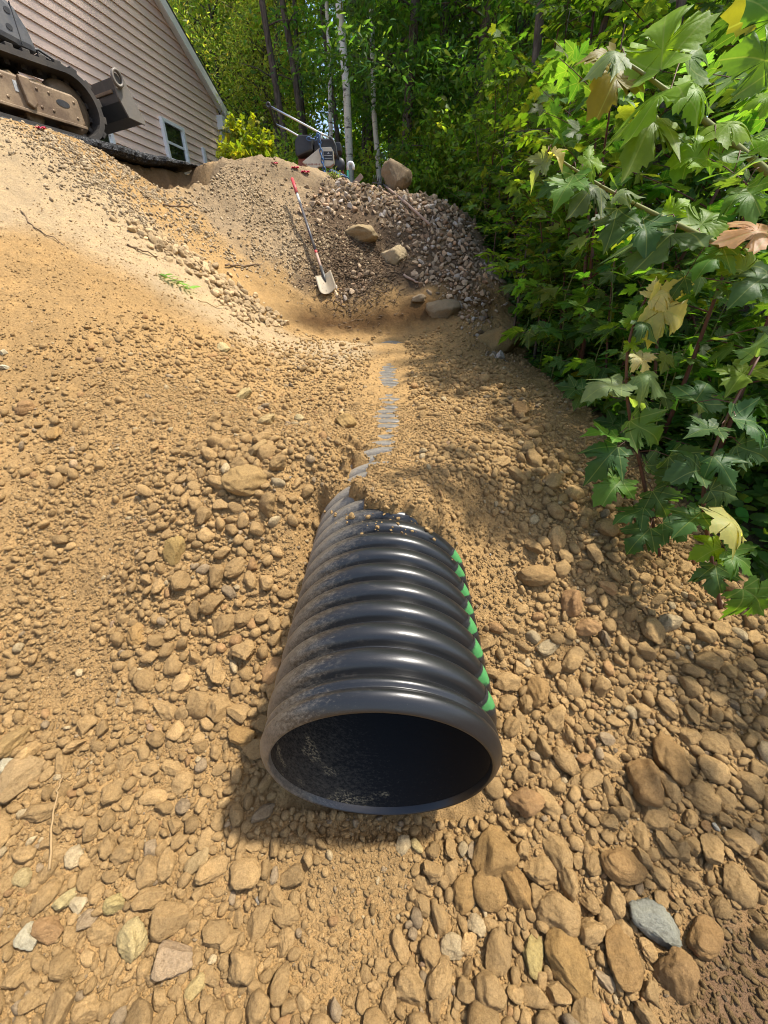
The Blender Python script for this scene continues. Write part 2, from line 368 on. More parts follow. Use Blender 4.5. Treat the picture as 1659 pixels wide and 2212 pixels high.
def mat_siding():
    s = NT('tan_siding'); mp = s.n('ShaderNodeMapping'); tc = s.n('ShaderNodeTexCoord'); s.l(tc.outputs['Object'], mp.inputs[0]); mp.inputs['Scale'].default_value = (2, 2, 30)
    n1 = s.n('ShaderNodeTexNoise', Scale=4, Detail=6, Roughness=.7); s.l(mp.outputs[0], n1.inputs[0])
    c = s.mix((.90, .655, .52), (.93, .70, .57), n1.outputs[0]); c = s.mix(c, (.78, .6, .48), s.ramp(s.noise(1.5, 5, .6), [(.5, 0), (.8, .35)]))
    s.base(c, .6, .3); s.nrm(s.bump(n1.outputs[0], .15, .003)); return s.m
def mat_bark(name, a, b, sc=(14, 14, 3), st=(.36, .62)):
    s = NT(name); mp = s.n('ShaderNodeMapping'); tc = s.n('ShaderNodeTexCoord'); s.l(tc.outputs['Object'], mp.inputs[0]); mp.inputs['Scale'].default_value = sc
    n1 = s.n('ShaderNodeTexNoise', Scale=1.5, Detail=6, Roughness=.7); s.l(mp.outputs[0], n1.inputs[0])
    s.base(s.ramp(n1.outputs[0], [(st[0], a), (st[1], b)]), .9, .15); s.nrm(s.bump(n1.outputs[0], .6, .02)); return s.m
def mat_glass():
    s = NT('window_glass'); s.base((.02, .025, .02), .04, .9); f = s.noise(3.2, 4, .6)
    s.base(s.ramp(f, [(.4, (.012, .016, .01)), (.7, (.05, .06, .03))]), .05, .9); return s.m

M = {}
M['soil'] = mat_ground(); M['stone'] = mat_stone('dusty_stone'); M['stone1'] = mat_stone('dusty_stone_single', attr=False)
M['crushed1'] = mat_stone('crushed_stone_single', attr=False, grey=True); M['crushed'] = mat_stone('crushed_stone', grey=True)
M['leaf'] = mat_leaf('maple_leaf'); M['leaf2'] = mat_leaf('small_leaf', veins=False, trans=.58)
M['pipe'] = mat_pipe(); M['asphalt'] = mat_asphalt(); M['siding'] = mat_siding(); M['glass'] = mat_glass()
M['birch'] = mat_bark('birch_bark', (.06, .05, .045), (.72, .69, .63), (3, 3, 11), (.36, .46)); M['bark'] = mat_bark('brown_bark', (.05, .038, .03), (.16, .13, .105))
M['stem'] = simple('green_stem', (.16, .17, .05), .6, .3); M['redstem'] = simple('red_brown_stem', (.10, .045, .03), .6, .3)
M['white'] = simple('white_trim', (.84, .84, .82), .5, .4, var=.06); M['roof'] = simple('dark_shingle', (.05, .048, .045), .9, .1, bump=.6)
M['foundation'] = simple('concrete', (.38, .37, .35), .9, .1)
M['liner'] = mat_pipe(True)
def mat_green():
    s = NT('sprayed_green_paint'); f = m_attr(s); n = s.noise(70, 5, .8); q = s.n('ShaderNodeMath', operation='ADD'); s.l(s.mix(0, f, 1), q.inputs[0]); s.l(n, q.inputs[1])
    k = s.ramp(q.outputs[0], [(.70, 0), (1, .92)]); c = s.mix((.018, .0185, .019), s.mix((.04, .19, .05), (.075, .28, .085), s.noise(40, 4, .7)), k); c = s.mix(c, (.26, .23, .18), s.ramp(s.noise(120, 4, .8), [(.6, 0), (.72, .5)])); s.base(c, .5, .4); return s.m
M['green'] = mat_green()
M['rust'] = simple('rusty_steel', (.10, .06, .035), .55, .45, .2, var=.6, dirt=(.40, .29, .17), dirt_amt=.8, scale=5, bump=.45)
M['plate'] = simple('scuffed_grey_steel', (.15, .135, .115), .55, .4, .2, var=.4, dirt=(.25, .2, .14), dirt_amt=.5, scale=6, bump=.3)
M['mud'] = simple('packed_mud', (.27, .19, .10), .95, .1, var=.5, bump=.8)
M['darksteel'] = simple('worn_dark_steel', (.05, .05, .048), .5, .4, .2, dirt=(.16, .13, .09), dirt_amt=.35, scale=6)
M['rubber'] = simple('track_rubber', (.026, .023, .021), .75, .35, dirt=(.15, .12, .085), dirt_amt=.4, scale=5, bump=.4)
M['cowl'] = simple('grey_cowling', (.06, .065, .075), .45, .45, dirt=(.22, .2, .17), dirt_amt=.6, scale=6)
M['blackpl'] = simple('black_plastic_part', (.022, .022, .024), .5, .4, dirt=(.1, .09, .08), dirt_amt=.3)
M['cream'] = simple('cream_paint', (.55, .49, .38), .5, .4, dirt=(.3, .24, .17), dirt_amt=.5)
M['redpaint'] = simple('faded_red_paint', (.26, .055, .04), .6, .3, dirt=(.2, .14, .1), dirt_amt=.6)
M['chrome'] = simple('bare_steel_tube', (.55, .55, .56), .3, .5, .9, var=.1)
M['blue'] = simple('blue_steel', (.03, .10, .24), .5, .4, .2, dirt=(.15, .12, .1), dirt_amt=.5)
M['red'] = simple('red_grip', (.46, .045, .05), .5, .4, dirt=(.3, .2, .15), dirt_amt=.35)
M['shaft'] = simple('dark_shaft', (.04, .04, .05), .45, .4, dirt=(.25, .2, .15), dirt_amt=.5)
M['blade'] = simple('dirty_blade', (.30, .26, .19), .6, .3, .15, dirt=(.34, .24, .13), dirt_amt=.8, scale=12)
M['wood'] = simple('weathered_wood', (.36, .25, .19), .8, .2, dirt=(.2, .14, .1), dirt_amt=.4)
M['root'] = simple('root_bark', (.17, .115, .07), .9, .1)
M['straw'] = simple('dry_straw', (.27, .18, .085), .8, .2)
M['pvcgreen'] = simple('green_pvc', (.03, .30, .20), .4, .5, var=.1); M['pvcwhite'] = simple('white_pvc', (.75, .76, .75), .35, .5, var=.05)
M['pink'] = simple('pink_plastic', (.65, .05, .11), .5, .4, var=.2)
M['label'] = simple('faded_decal', (.5, .5, .48), .5, .3, var=.2, dirt=(.1, .1, .1), dirt_amt=.8, scale=60)

# ------------------------------------------------------------------ ground sheet
def axis(segs):
    out = [segs[0][0]]
    for a, b, d0, d1 in segs:
        x = a; d = d0
        while x < b - 1e-6:
            f = (x - a) / (b - a); d = d0 + (d1 - d0) * f; x = min(b, x + d); out.append(x)
    return np.unique(np.round(np.array(out), 5))
XS = axis([(-160, -8, 16, .5), (-8, -4.6, .3, .03), (-4.6, -1.6, .022, .015), (-1.6, 1.6, .0125, .0125), (1.6, 3, .02, .06), (3, 8, .1, .5), (8, 160, .6, 16)])
YS = axis([(-40, -1, 6, .2), (-1, .1, .15, .02), (.1, 2, .0125, .0125), (2, 5, .0135, .018), (5, 8, .018, .03), (8, 16, .05, .5), (16, 260, .6, 16)])
gxx, gyy = np.meshgrid(XS, YS); gz = H(gxx, gyy)
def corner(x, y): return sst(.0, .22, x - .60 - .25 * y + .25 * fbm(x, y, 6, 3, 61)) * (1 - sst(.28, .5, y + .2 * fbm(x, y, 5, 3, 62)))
def soil_colour(x, y):
    tan = np.array([.335, .210, .088]); n = fbm(x, y, 1.6, 4, 90)[..., None]
    c = np.broadcast_to(tan, x.shape + (3,)).copy() * (1 + .45 * n)
    def put(mask, col): 
        nonlocal c; c = c * (1 - mask[..., None]) + np.array(col) * mask[..., None] * (1 + .5 * n)
    e = fbm(x, y, 3, 4, 77) * .5
    # pale dry band on the left bank (distance from a line along the bank shoulder)
    p0, p1 = BAND0, BAND1; dd = (p1 - p0) / np.linalg.norm(p1 - p0); nn = np.array([-dd[1], dd[0]])
    s = (x - p0[0]) * nn[0] + (y - p0[1]) * nn[1] + e * .5; t = (x - p0[0]) * dd[0] + (y - p0[1]) * dd[1]
    put(sst(-.35, .0, s) * (1 - sst(.75, 1.2, s - 1.5 * sst(1.5, 2.6, t))) * sst(-1.2, -.8, t + e) * (1 - sst(3.6, 4.6, t + e)) * .92, (.37, .275, .16))
    up = sst(5.5, 6.0, y + e * 1.2 + .25 * np.abs(x) * 0) * sst(-2.9, -2.2, x + e)
    put(up, (.285, .205, .12))
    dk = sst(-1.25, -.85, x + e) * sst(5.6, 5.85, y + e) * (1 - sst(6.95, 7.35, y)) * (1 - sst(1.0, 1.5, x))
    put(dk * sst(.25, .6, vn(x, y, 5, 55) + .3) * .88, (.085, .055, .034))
    wall = np.exp(-((y - 5.35 - .12 * x) / .22) ** 2) * sst(-1.3, -.9, x) * (1 - sst(1.2, 1.6, x)); put(wall * .95, (.105, .056, .022))  # trench end wall: its shade painted in as a darker soil colour
    sl = sst(-.1, .0, x * 0 + x + 1.1) * sst(4.5, 4.9, y) * (1 - sst(5.3, 5.6, y + .3 * x))
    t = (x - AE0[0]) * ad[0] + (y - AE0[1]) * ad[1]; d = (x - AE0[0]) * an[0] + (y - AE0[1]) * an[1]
    put(np.exp(-((d - .02) / .30) ** 2) * sst(1.3, 1.8, t) * (1 - sst(ALEN - .05, ALEN + .3, t)) * .9, (.115, .075, .042))  # shadow of the undercut below the asphalt edge, put into the soil colour
    put(sst(7.6, 8.6, y + e) * sst(-1.5, -.5, x + y - 7), (.10, .08, .045)); put(sst(9, 11, y), (.06, .055, .03))
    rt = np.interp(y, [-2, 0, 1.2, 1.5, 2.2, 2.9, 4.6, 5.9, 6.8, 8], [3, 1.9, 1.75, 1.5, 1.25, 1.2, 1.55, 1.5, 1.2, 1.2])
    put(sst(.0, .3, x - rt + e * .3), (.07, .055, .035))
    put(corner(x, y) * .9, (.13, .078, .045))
    return np.clip(c, .01, .8)
BAND0 = hit(620, 730)[:2]; BAND1 = hit(40, 300)[:2]
V = np.stack([gxx, gyy, gz], -1).reshape(-1, 3); nx_, ny_ = len(XS), len(YS)
ii = np.arange(nx_ * ny_).reshape(ny_, nx_)
F = np.stack([ii[:-1, :-1], ii[:-1, 1:], ii[1:, 1:], ii[1:, :-1]], -1).reshape(-1, 4)
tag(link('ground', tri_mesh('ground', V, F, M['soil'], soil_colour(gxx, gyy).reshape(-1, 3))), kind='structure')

# ------------------------------------------------------------------ asphalt driveway edge
def driveway():
    n = 240; ts = np.linspace(-2.5, ALEN + .05, n); top = 3.085
    V, F = [], []
    for t in ts:
        wob = float(edge_wob(np.array(t))) ; j = .02 * (random.random() - .5)
        taper = 1 - .75 * max(0, (t - ALEN + .7) / .75)
        o = -wob
        ring = [(o + .10 + j, -.105 * taper), (o + .03 + .03 * random.random(), -.11 * taper), (o + .03 * random.random() - .02, -.07 * taper), (o - .02 + .03 * random.random(), -.035 * taper), (o + .01 + .02 * random.random(), -.004), (o + .06, 0.004), (o + 1.2, .006), (6.0, .006), (6.0, -.1)]
        for dd, z in ring:
            p = AE0 + ad * t + an * dd; V.append((p[0], p[1], top + z + (.006 * random.random() if dd < 1 else 0)))
    k = 9
    for i in range(n - 1):
        for q in range(k):
            a = i * k + q; b = i * k + (q + 1) % k; F.append((a, b, b + k, a + k))
    me = tri_mesh('driveway', V, F, M['asphalt'], smooth=False); tag(link('driveway', me), kind='structure')
driveway()

# ------------------------------------------------------------------ culvert pipe
def build_pipe():
    Mt = Matrix(((PRT[0], PAX[0], PUP[0], PC[0]), (PRT[1], PAX[1], PUP[1], PC[1]), (PRT[2], PAX[2], PUP[2], PC[2]), (0, 0, 0, 1)))
    r = root('culvert_pipe', (0, 0, 0), 0, 'black corrugated plastic culvert pipe half buried in the tan soil', 'pipe'); r.matrix_world = Mt
    RT = Matrix.Rotation(R(-90), 4, 'X')     # z axis -> +y
    bell = MB().lathe([(RIN, .002), (RIN + .003, -.001), (RIN + .007, 0), (.318, .005), (.328, .013), (.335, .022), (.3385, .031), (.3375, .039), (.333, .046), (.3285, .050), (.329, .0535), (.3345, .058), (.3365, .065), (.3355, .071), (.330, .077), (.326, .079), (.3245, .083), (.318, .087), (.313, .090), (.313, .12), (RIN + .003, .12), (RIN + .002, .06)], 160, RT, close=True)
    bell.build('bell', M['pipe'], r)
    pitch = .0825; TB0 = .0915; prof = [(.309, .09)]
    RF = [0, .06, .12, .18, .26, .36, .5, .64, .74, .82, .88, .94]; RR = [.3085, .3145, .324, .3335, .3395, .3425, .3435, .3425, .3395, .3335, .324, .3145]
    def rib(t0): return [(rr, t0 + f * pitch) for f, rr in zip(RF, RR)]
    nr = int((PLEN - TB0) / pitch)
    for i in range(nr): prof += rib(TB0 + i * pitch)
    prof += [(.31, TB0 + nr * pitch), (RIN + .003, TB0 + nr * pitch), (RIN + .003, .09)]
    MB().lathe(prof, 144, RT, close=True).build('corrugated_wall', M['pipe'], r)
    MB().lathe([(RIN + .0015, .02), (RIN + .0015, PLEN), (RIN - .002, PLEN), (RIN - .002, .02)], 128, RT, close=True).build('inner_liner', M['liner'], r)
    # green stripe: a sprayed patch fading out over the crest of each rib
    for i in range(8):
        V, F, C = [], [], []
        t0 = TB0 + i * pitch; th0 = R(65) - R(.8) * i + R(1.5) * math.sin(i * 1.7); wd = R(7.5)
        fr = np.linspace(.06, .94, 15); rr = np.interp(fr, RF, RR) + .0012
        for a in range(19):
            for q, f in enumerate(fr):
                u = (a - 9) / 9; th = th0 + wd * u + .10 * (f - .5); V.append((rr[q] * math.sin(th), t0 + f * pitch, rr[q] * math.cos(th)))
                e = (u / .62) ** 2 + ((f - .5) / .40) ** 2; k = max(0., min(1., 1.25 - e * (.75 + .2 * math.sin(5 * u + i)))); C.append((k, k, k))
        for a in range(18):
            for q in range(14): A = a * 15 + q; F.append((A, A + 1, A + 16, A + 15))
        link('green_stripe', tri_mesh('green_stripe', V, F, M['green'], np.array(C)), r)
build_pipe()

exec_parts = []
# ------------------------------------------------------------------ stones
def ico(n):
    bm = bmesh.new(); bmesh.ops.create_icosphere(bm, subdivisions=n, radius=1); bm.verts.ensure_lookup_table()
    V = np.array([v.co[:] for v in bm.verts]); F = np.array([[v.index for v in f.verts] for f in bm.faces]); bm.free(); return V, F
ICO = {k: ico(k) for k in (1, 2, 3, 4)}
def rock(sub, seed, angular=.5, rough=.05, npl=None, prop=(.6, .35, .45, .3)):
    g = np.random.default_rng(seed); V, F = ICO[sub]; V = V.copy()
    n = npl or int(9 + 6 * g.random())
    for _ in range(n):
        d = g.normal(size=3); d /= np.linalg.norm(d); h = (.38 if npl == 7 else .56) + .3 * g.random() + (.1 if angular < .4 else 0)
        e = V @ d - h; m = e > 0; V[m] -= np.outer(e[m], d) * (.80 + .20 * angular)
    for k in range(4):
        f = 1.8 * 2.1 ** k; ph = g.normal(size=(3, 3)); amp = rough * .8 ** k
        V += (V / (np.linalg.norm(V, axis=1, keepdims=True) + 1e-9)) * (amp * (np.sin(V @ ph[0] * f + g.random() * 9) * np.sin(V @ ph[1] * f + g.random() * 9)))[:, None]
    V *= np.array([1, prop[0] + prop[1] * g.random(), prop[2] + prop[3] * g.random()])
    return V / np.abs(V).max(), F
def rotm(g, n, flat=.35):
    """random rotation with the short axis kept near the surface normal n"""
    z = n + flat * g.normal(size=3); z /= np.linalg.norm(z); a = g.normal(size=3); x = a - z * (a @ z); x /= np.linalg.norm(x)
    return np.stack([x, np.cross(z, x), z], 1)
def normal_at(x, y, e=.03):
    hx = (H(x + e, y, False) - H(x - e, y, False)) / (2 * e); hy = (H(x, y + e, False) - H(x, y - e, False)) / (2 * e)
    n = np.stack([-hx, -hy, np.ones_like(hx)], -1); return n / np.linalg.norm(n, axis=-1, keepdims=True)
TEMPL = [rock(4, 100 + i, .9 if i % 4 else .35, .06) for i in range(30)]
CRUSH = [rock(3, 800 + i, 1.0, .012, 7) for i in range(24)]; ROUND = [rock(4, 850 + i, .5, .05, 8, (.7, .25, .55, .25)) for i in range(20)]
TEMPL_ME = {}
def templ_mesh(i, mat, T=None):
    T = T or TEMPL; k = (i, mat, id(T))
    if k not in TEMPL_ME: TEMPL_ME[k] = tri_mesh('stone', T[i][0], T[i][1], M[mat], smooth=T is not CRUSH)
    return TEMPL_ME[k]
CRUSH_LOW = [rock(2, 800 + i, 1.0, .012, 7) for i in range(24)]; ROUND_LOW = [rock(2, 850 + i, .5, .05, 8, (.7, .25, .55, .25)) for i in range(20)]
LOW = {1: [rock(1, 300 + i, .6, .03) for i in range(24)], 2: [rock(2, 400 + i, .6, .05) for i in range(24)], 3: [rock(3, 500 + i, .7, .05) for i in range(24)]}

POS = [(560, 900, .30, .8), (480, 1000, .24, .9), (520, 1090, .22, 1), (420, 1180, .2, .9), (500, 1260, .2, .9), (320, 1340, .2, .7), (540, 1400, .15, .8), (450, 1500, .2, .6), (520, 1600, .16, .8), (640, 870, .3, .7), (740, 900, .2, .5),
       (300, 730, .45, .7), (400, 760, .45, .8), (500, 800, .45, .8), (650, 790, .45, .8), (740, 780, .3, .6), (1000, 830, .45, .8), (1060, 860, .35, .8), (1120, 920, .25, .9), (220, 640, .35, .6), (300, 680, .35, .7),
       (130, 780, .4, .4), (110, 870, .25, .5), (150, 960, .22, .5), (120, 1100, .2, .3), (930, 900, .2, .4), (960, 1000, .15, .4),
       (1250, 1100, .25, .9), (1200, 1240, .22, .8), (1110, 1370, .15, .6), (1300, 1380, .3, 1), (1500, 1450, .3, 1), (1150, 1480, .2, .9), (1350, 1580, .3, 1), (1550, 1650, .3, 1), (1600, 1400, .25, .9), (1180, 1000, .25, .8), (1100, 1650, .15, .8), (1200, 1720, .25, 1), (1450, 1750, .3, 1),
       (1050, 1870, .22, 1), (1300, 1850, .3, 1), (1130, 2030, .25, 1), (1400, 2000, .22, 1), (930, 2140, .2, .9), (500, 2030, .22, 1), (300, 2000, .25, 1), (150, 2120, .22, .9), (400, 1840, .2, .9), (600, 1760, .15, .8), (200, 1800, .2, .6), (60, 1650, .15, .6), (80, 1930, .2, .8), (560, 2180, .2, 1), (1200, 2180, .25, 1), (40, 1820, .15, .6), (300, 2180, .2, 1), (1560, 1880, .2, .8), (690, 1800, .12, .9), (800, 1815, .10, .8), (900, 1815, .1, .8), (980, 1790, .1, .9)]
NEG = [(770, 1880, .10, 1.2), (730, 2000, .09, 1.2), (800, 1960, .08, 1.0), (700, 2110, .06, .6), (860, 1080, .22, 1), (150, 480, .9, 1.1), (60, 600, .55, .8), (250, 560, .5, .6), (1060, 1230, .12, .8), (620, 1180, .1, .5), (220, 1200, .15, .3), (180, 1480, .14, .4), (1580, 2120, .16, 1.3), (1500, 2200, .1, .5), (840, 1180, .2, 1)]
PB = [(hit(a, b)[:2], r, wt) for a, b, r, wt in POS]; NB = [(hit(a, b)[:2], r, wt) for a, b, r, wt in NEG]
def rockiness(x, y):
    s = np.full(np.shape(x), .16)
    for c, r, wt in PB: s = np.maximum(s, wt * np.exp(-((x - c[0]) ** 2 + (y - c[1]) ** 2) / (r * 1.25) ** 2))
    for c, r, wt in NB: s = s - wt * np.exp(-((x - c[0]) ** 2 + (y - c[1]) ** 2) / (r * 1.1) ** 2)
    return np.clip(s + .5 * fbm(x, y, 4, 3, 21), .0, 1)
def on_pipe(x, y, marg=.02):
    q0 = x - PC[0]; q1 = y - PC[1]; tt = q0 * PAX[0] + q1 * PAX[1]; lat = q0 * PRT[0] + q1 * PRT[1]
    axz = PC[2] + tt * math.tan(PSL); cr = axz + np.sqrt(np.maximum(ROUT ** 2 - np.minimum(np.abs(lat), ROUT) ** 2, 0))
    return (np.abs(lat) < ROUT + np.minimum(marg, .03)) & (tt > np.where(marg > .03, -.03, .045)) & (H(x, y) < cr - .004)
def strip(x, y):
    q0 = x - PC[0]; q1 = y - PC[1]; tt = q0 * PAX[0] + q1 * PAX[1]; lat = q0 * PRT[0] + q1 * PRT[1]
    return (np.abs(lat + .02) < .16) & (tt > .9) & (tt < 4.4)
RIGHT = lambda y: np.interp(y, [-2, 0, 1.2, 1.5, 2.2, 2.9, 4.6, 5.9, 6.8, 8], [3, 2.1, 1.85, 1.65, 1.4, 1.3, 1.6, 1.6, 1.35, 1.3])
placed = {}; CELL = .12
def free(x, y, r, k=.78):
    cx, cy = int(x // CELL), int(y // CELL)
    for i in range(cx - 1, cx + 2):
        for j in range(cy - 1, cy + 2):
            for (a, b, q) in placed.get((i, j), ()):
                if (a - x) ** 2 + (b - y) ** 2 < (k * (q + r)) ** 2: return False
    return True
def put_(x, y, r): placed.setdefault((int(x // CELL), int(y // CELL)), []).append((x, y, r))
GOOD = []     # x, y, r
# individually described stones: px, py, half length in px, colour, label
TAN = (.375, .243, .107)
SPECIAL = [
 (145, 1950, 26, (.62, .50, .27), 'pale cream wedge shaped stone in the lower left corner pair'), (170, 1955, 20, (.62, .5, .34), 'pale speckled stone touching the cream wedge stone'),
 (290, 2035, 36, (.60, .47, .25), 'long smooth cream stone standing on end in the foreground'), (375, 2080, 46, (.50, .36, .24), 'pink speckled granite slab in the foreground'),
 (422, 2138, 26, (.60, .45, .22), 'pale cream block below the pink granite slab'), (425, 1865, 32, (.52, .37, .20), 'pinkish brown pointed stone left of the pipe mouth shadow'),
 (65, 2030, 28, (.60, .53, .40), 'white speckled granite chip near the bottom left edge'), (52, 1900, 20, (.55, .42, .22), 'rounded cream pebble beside the dry stalk end'),
 (25, 1660, 30, (.62, .55, .42), 'white flat stone at the left edge'), (45, 1690, 50, (.42, .29, .16), 'long flat brown slab at the left edge'),
 (30, 1610, 40, (.40, .27, .13), 'long tan slab above the white flat stone'), (250, 1955, 22, (.54, .42, .2), 'pale oval stone half sunk in the foreground'),
 (1405, 1990, 52, (.30, .30, .27), 'grey blue elongated stone among tan stones at lower right'), (1150, 2065, 38, (.52, .40, .18), 'pale yellow broken block in the lower right foreground'),
 (1078, 1855, 54, (.36, .225, .10), 'large dome shaped tan stone right below the pipe'), (1232, 2085, 56, (.36, .225, .095), 'large squarish tan boulder in the lower right foreground'),
 (1115, 1920, 44, (.35, .215, .095), 'large square tan block below the dome shaped stone'), (1053, 1925, 36, (.36, .225, .1), 'upright tan block, rightmost of the upright row'),
 (1000, 1930, 32, (.37, .23, .1), 'narrow upright tan block in the middle of the row'), (1340, 2070, 48, (.34, .21, .095), 'angular dark tan stone right of the squarish boulder'),
 (1450, 2105, 44, (.33, .205, .1), 'angular tan stone next to the bare brown soil'), (1515, 2025, 42, (.31, .19, .09), 'rounded brown stone lying on bare brown soil'),
 (1385, 1690, 44, (.34, .21, .1), 'big smooth tan stone right of the pipe mouth'), (1440, 1640, 50, (.33, .205, .095), 'big faceted brown stone, farthest right of the pipe mouth pair'),
 (1340, 1870, 46, (.35, .215, .1), 'long flat tan stone with a pale rim'), (1155, 1500, 30, (.37, .23, .105), 'round tan stone beside the green striped pipe side'),
 (380, 1190, 38, (.48, .33, .14), 'light yellow flat stone left of the pipe'), (535, 1045, 44, (.40, .265, .125), 'long brown flat stone above the stone cluster'),
 (298, 1370, 26, (.40, .25, .11), 'blocky tan stone at the lower end of the left cluster'), (560, 975, 24, (.44, .3, .15), 'grey tan stone among the upper left stone cluster'),
 (650, 910, 18, (.6, .48, .28), 'cream stone beside the buried pipe ribs'), (745, 920, 22, (.40, .265, .12), 'brown block beside the buried pipe ribs'),
 (575, 915, 24, (.52, .38, .2), 'pale pinkish flat stone in the upper left cluster'), (525, 858, 22, (.56, .43, .22), 'smooth pale stone in the pebble band'),
 (482, 755, 16, (.62, .5, .28), 'round white stone at the foot of the pale bank'), (12, 795, 9, (.65, .58, .45), 'tiny white stone on the left sandy slope, lower of two'), (10, 763, 9, (.62, .54, .4), 'tiny white stone on the left sandy slope, upper of two'),
 (1155, 1245, 36, (.36, .23, .11), 'wide flat tan stone on the right slope'), (1230, 1305, 28, (.38, .225, .115), 'reddish tan stone on the right slope'),
 (1125, 895, 28, (.34, .21, .1), 'large earthy clod below the bushes'), (520, 1590, 30, (.37, .23, .1), 'oval tan stone beside the left of the pipe mouth'),
 (120, 940, 22, (.4, .25, .11), 'brown stone alone on the left slope'), (900, 1830, 16, (.56, .43, .22), 'small pale pebble under the pipe mouth'), (1545, 1790, 10, (.62, .58, .5), 'tiny white chip at the right among brown stones'),
]
def single(px, py, hl, c, lab, name='stone', cat='stone', grp=None, mat='stone1', ti=None, flat=.3, sink=.25):
    P = hit(px, py); zc = proj(P)[2]; r = hl / 830 * float(zc); g = np.random.default_rng(int(px * 7 + py))
    n = normal_at(P[0:1], P[1:2])[0]; i = (int(px + py) % len(TEMPL)) if ti is None else ti
    o = link(name, templ_mesh(i, mat)); Rm = rotm(g, n, flat); zs = np.abs(TEMPL[i][0][:, 2]).max() * r
    o.location = Vector((P[0], P[1], hpt(P[0], P[1]))) + Vector(n * zs * (.9 - 2 * sink)); o.rotation_euler = Matrix(Rm).to_euler(); o.scale = (r, r, r)
    o.color = (*c, 1); tag(o, lab, cat, grp); put_(P[0], P[1], r * .85); return o
for a in SPECIAL: single(a[0], a[1], a[2] * (1.0 if sum(a[3]) > .95 else 1.12), tuple(q * (.80 if sum(a[3]) > .95 else .93) * w_ for q, w_ in zip(a[3], (1, .98, .86))), a[4], sink=.24)
# three-dimensional scatter, largest first
for lo, hi, N in ((.040, .056, 1100), (.030, .040, 3200), (.022, .030, 12000), (.015, .022, 40000), (.010, .015, 80000), (.0065, .010, 110000)):
    x = rng.uniform(-3.6, 2.2, N); y = rng.uniform(.12, 5.4, N)
    near = rng.random(N) < .55; x[near] = rng.uniform(-1.7, 1.9, near.sum()); y[near] = rng.uniform(.1, 1.9, near.sum())
    r = rng.uniform(lo, hi, N); k = rockiness(x, y)
    need = 1.0 if hi > .04 else .8
    p = np.clip(k, 0, 1) ** (2.2 if hi > .041 else 1.5 if hi > .025 else 1.0) * need
    if hi <= .015: p = .10 + .9 * p
    if lo >= .030: p *= np.where(y < 2.4, 1, .35) * np.where((x > .1) & (y < .8), 2.6, 1) * np.where((x > -1.0) & (x < -.33) & (y > .85) & (y < 2.2), 2.0, 1)
    z = H(x, y); pu, pv, zc = proj(np.stack([x, y, z], -1))
    ok = (rng.random(N) < p) & ~on_pipe(x, y, .01 + r) & (pu > -180) & (pu < 1840) & (pv < 2330) & (pv > 560) & (zc > .3) & (x < RIGHT(y)) & (r / np.maximum(zc, .1) > .0028)
    ok &= ~(strip(x, y) & (r > .008)) & ~((y > 5.0 + .1 * x) & (r > .01))
    ok &= ~((x < -1.2) & (k < .1) & (rng.random(N) < .72))
    for i in np.nonzero(ok)[0]:
        if free(x[i], y[i], r[i], .66): put_(x[i], y[i], r[i]); GOOD.append((x[i], y[i], r[i]))
GOOD = np.array(GOOD)
print('stones', len(GOOD))
gzs = H(GOOD[:, 0], GOOD[:, 1]); gn = normal_at(GOOD[:, 0], GOOD[:, 1]); pu, pv, zc = proj(np.c_[GOOD[:, :2], gzs])
app = GOOD[:, 2] / zc; app[(pu < 5) | (pu > 1650) | (pv > 2200)] *= .3
order = np.argsort(-app)
def stone_col(n, g, spread=1):
    b = np.exp(.10 * g.normal(size=(n, 1))); c = np.array(TAN) * b
    pale = g.random(n) < .018; c[pale] = np.array([.45, .34, .19]) * (.85 + .3 * g.random((pale.sum(), 1)))
    red = g.random(n) < .03; c[red] = c[red] * np.array([1.02, .93, .93]); gr = g.random(n) < .03; c[gr] = c[gr] * np.array([.85, .95, 1.25])
    return c
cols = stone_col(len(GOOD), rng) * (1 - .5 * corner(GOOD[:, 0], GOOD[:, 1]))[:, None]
def region(px, py):
    if py > 1790 and px > 870: return 'in the stony foreground right of the sandy tongue'
    if py > 1720 and px < 700: return 'in the stony foreground left of the sandy tongue'
    if py > 1700: return 'right below the pipe mouth' if px < 1100 else 'on the slope right of the pipe mouth'
    if px > 940 and py > 1150: return 'on the slope between pipe and bushes'
    if px < 680 and py > 1150: return 'on the slope left of the pipe'
    if py > 820: return 'beside the buried stretch of pipe'
    return 'in the pebble band under the left bank'
def fin(me): return me
for q, i in enumerate(order[:250]):
    x, y, r = GOOD[i]; g = np.random.default_rng(9000 + int(i)); ti = int(g.integers(len(TEMPL))); o = link('stone', templ_mesh(ti, 'stone1'))
    zs = np.abs(TEMPL[ti][0][:, 2]).max(); rr = r * 1.12
    o.location = Vector((x, y, gzs[i])) + Vector(gn[i] * zs * rr * g.uniform(.12, .55)); o.rotation_euler = Matrix(rotm(g, gn[i], .38)).to_euler()
    o.scale = (rr, rr * g.uniform(.8, 1.0), rr * g.uniform(.85, 1.2)); o.color = (*cols[i], 1)
    b = cols[i].sum(); sh = 'pale' if b > .95 else 'reddish' if cols[i][1] < .58 * cols[i][0] else 'dark tan' if b < .68 else 'dusty tan'
    sz = 'large' if app[i] > np.quantile(app[order[:250]], .6) else 'fist sized'
    lab = f'{sz} {sh} stone {region(pu[i], pv[i])}'
    tag(o, lab, 'stone', lab.replace(' stone ', ' stones '))
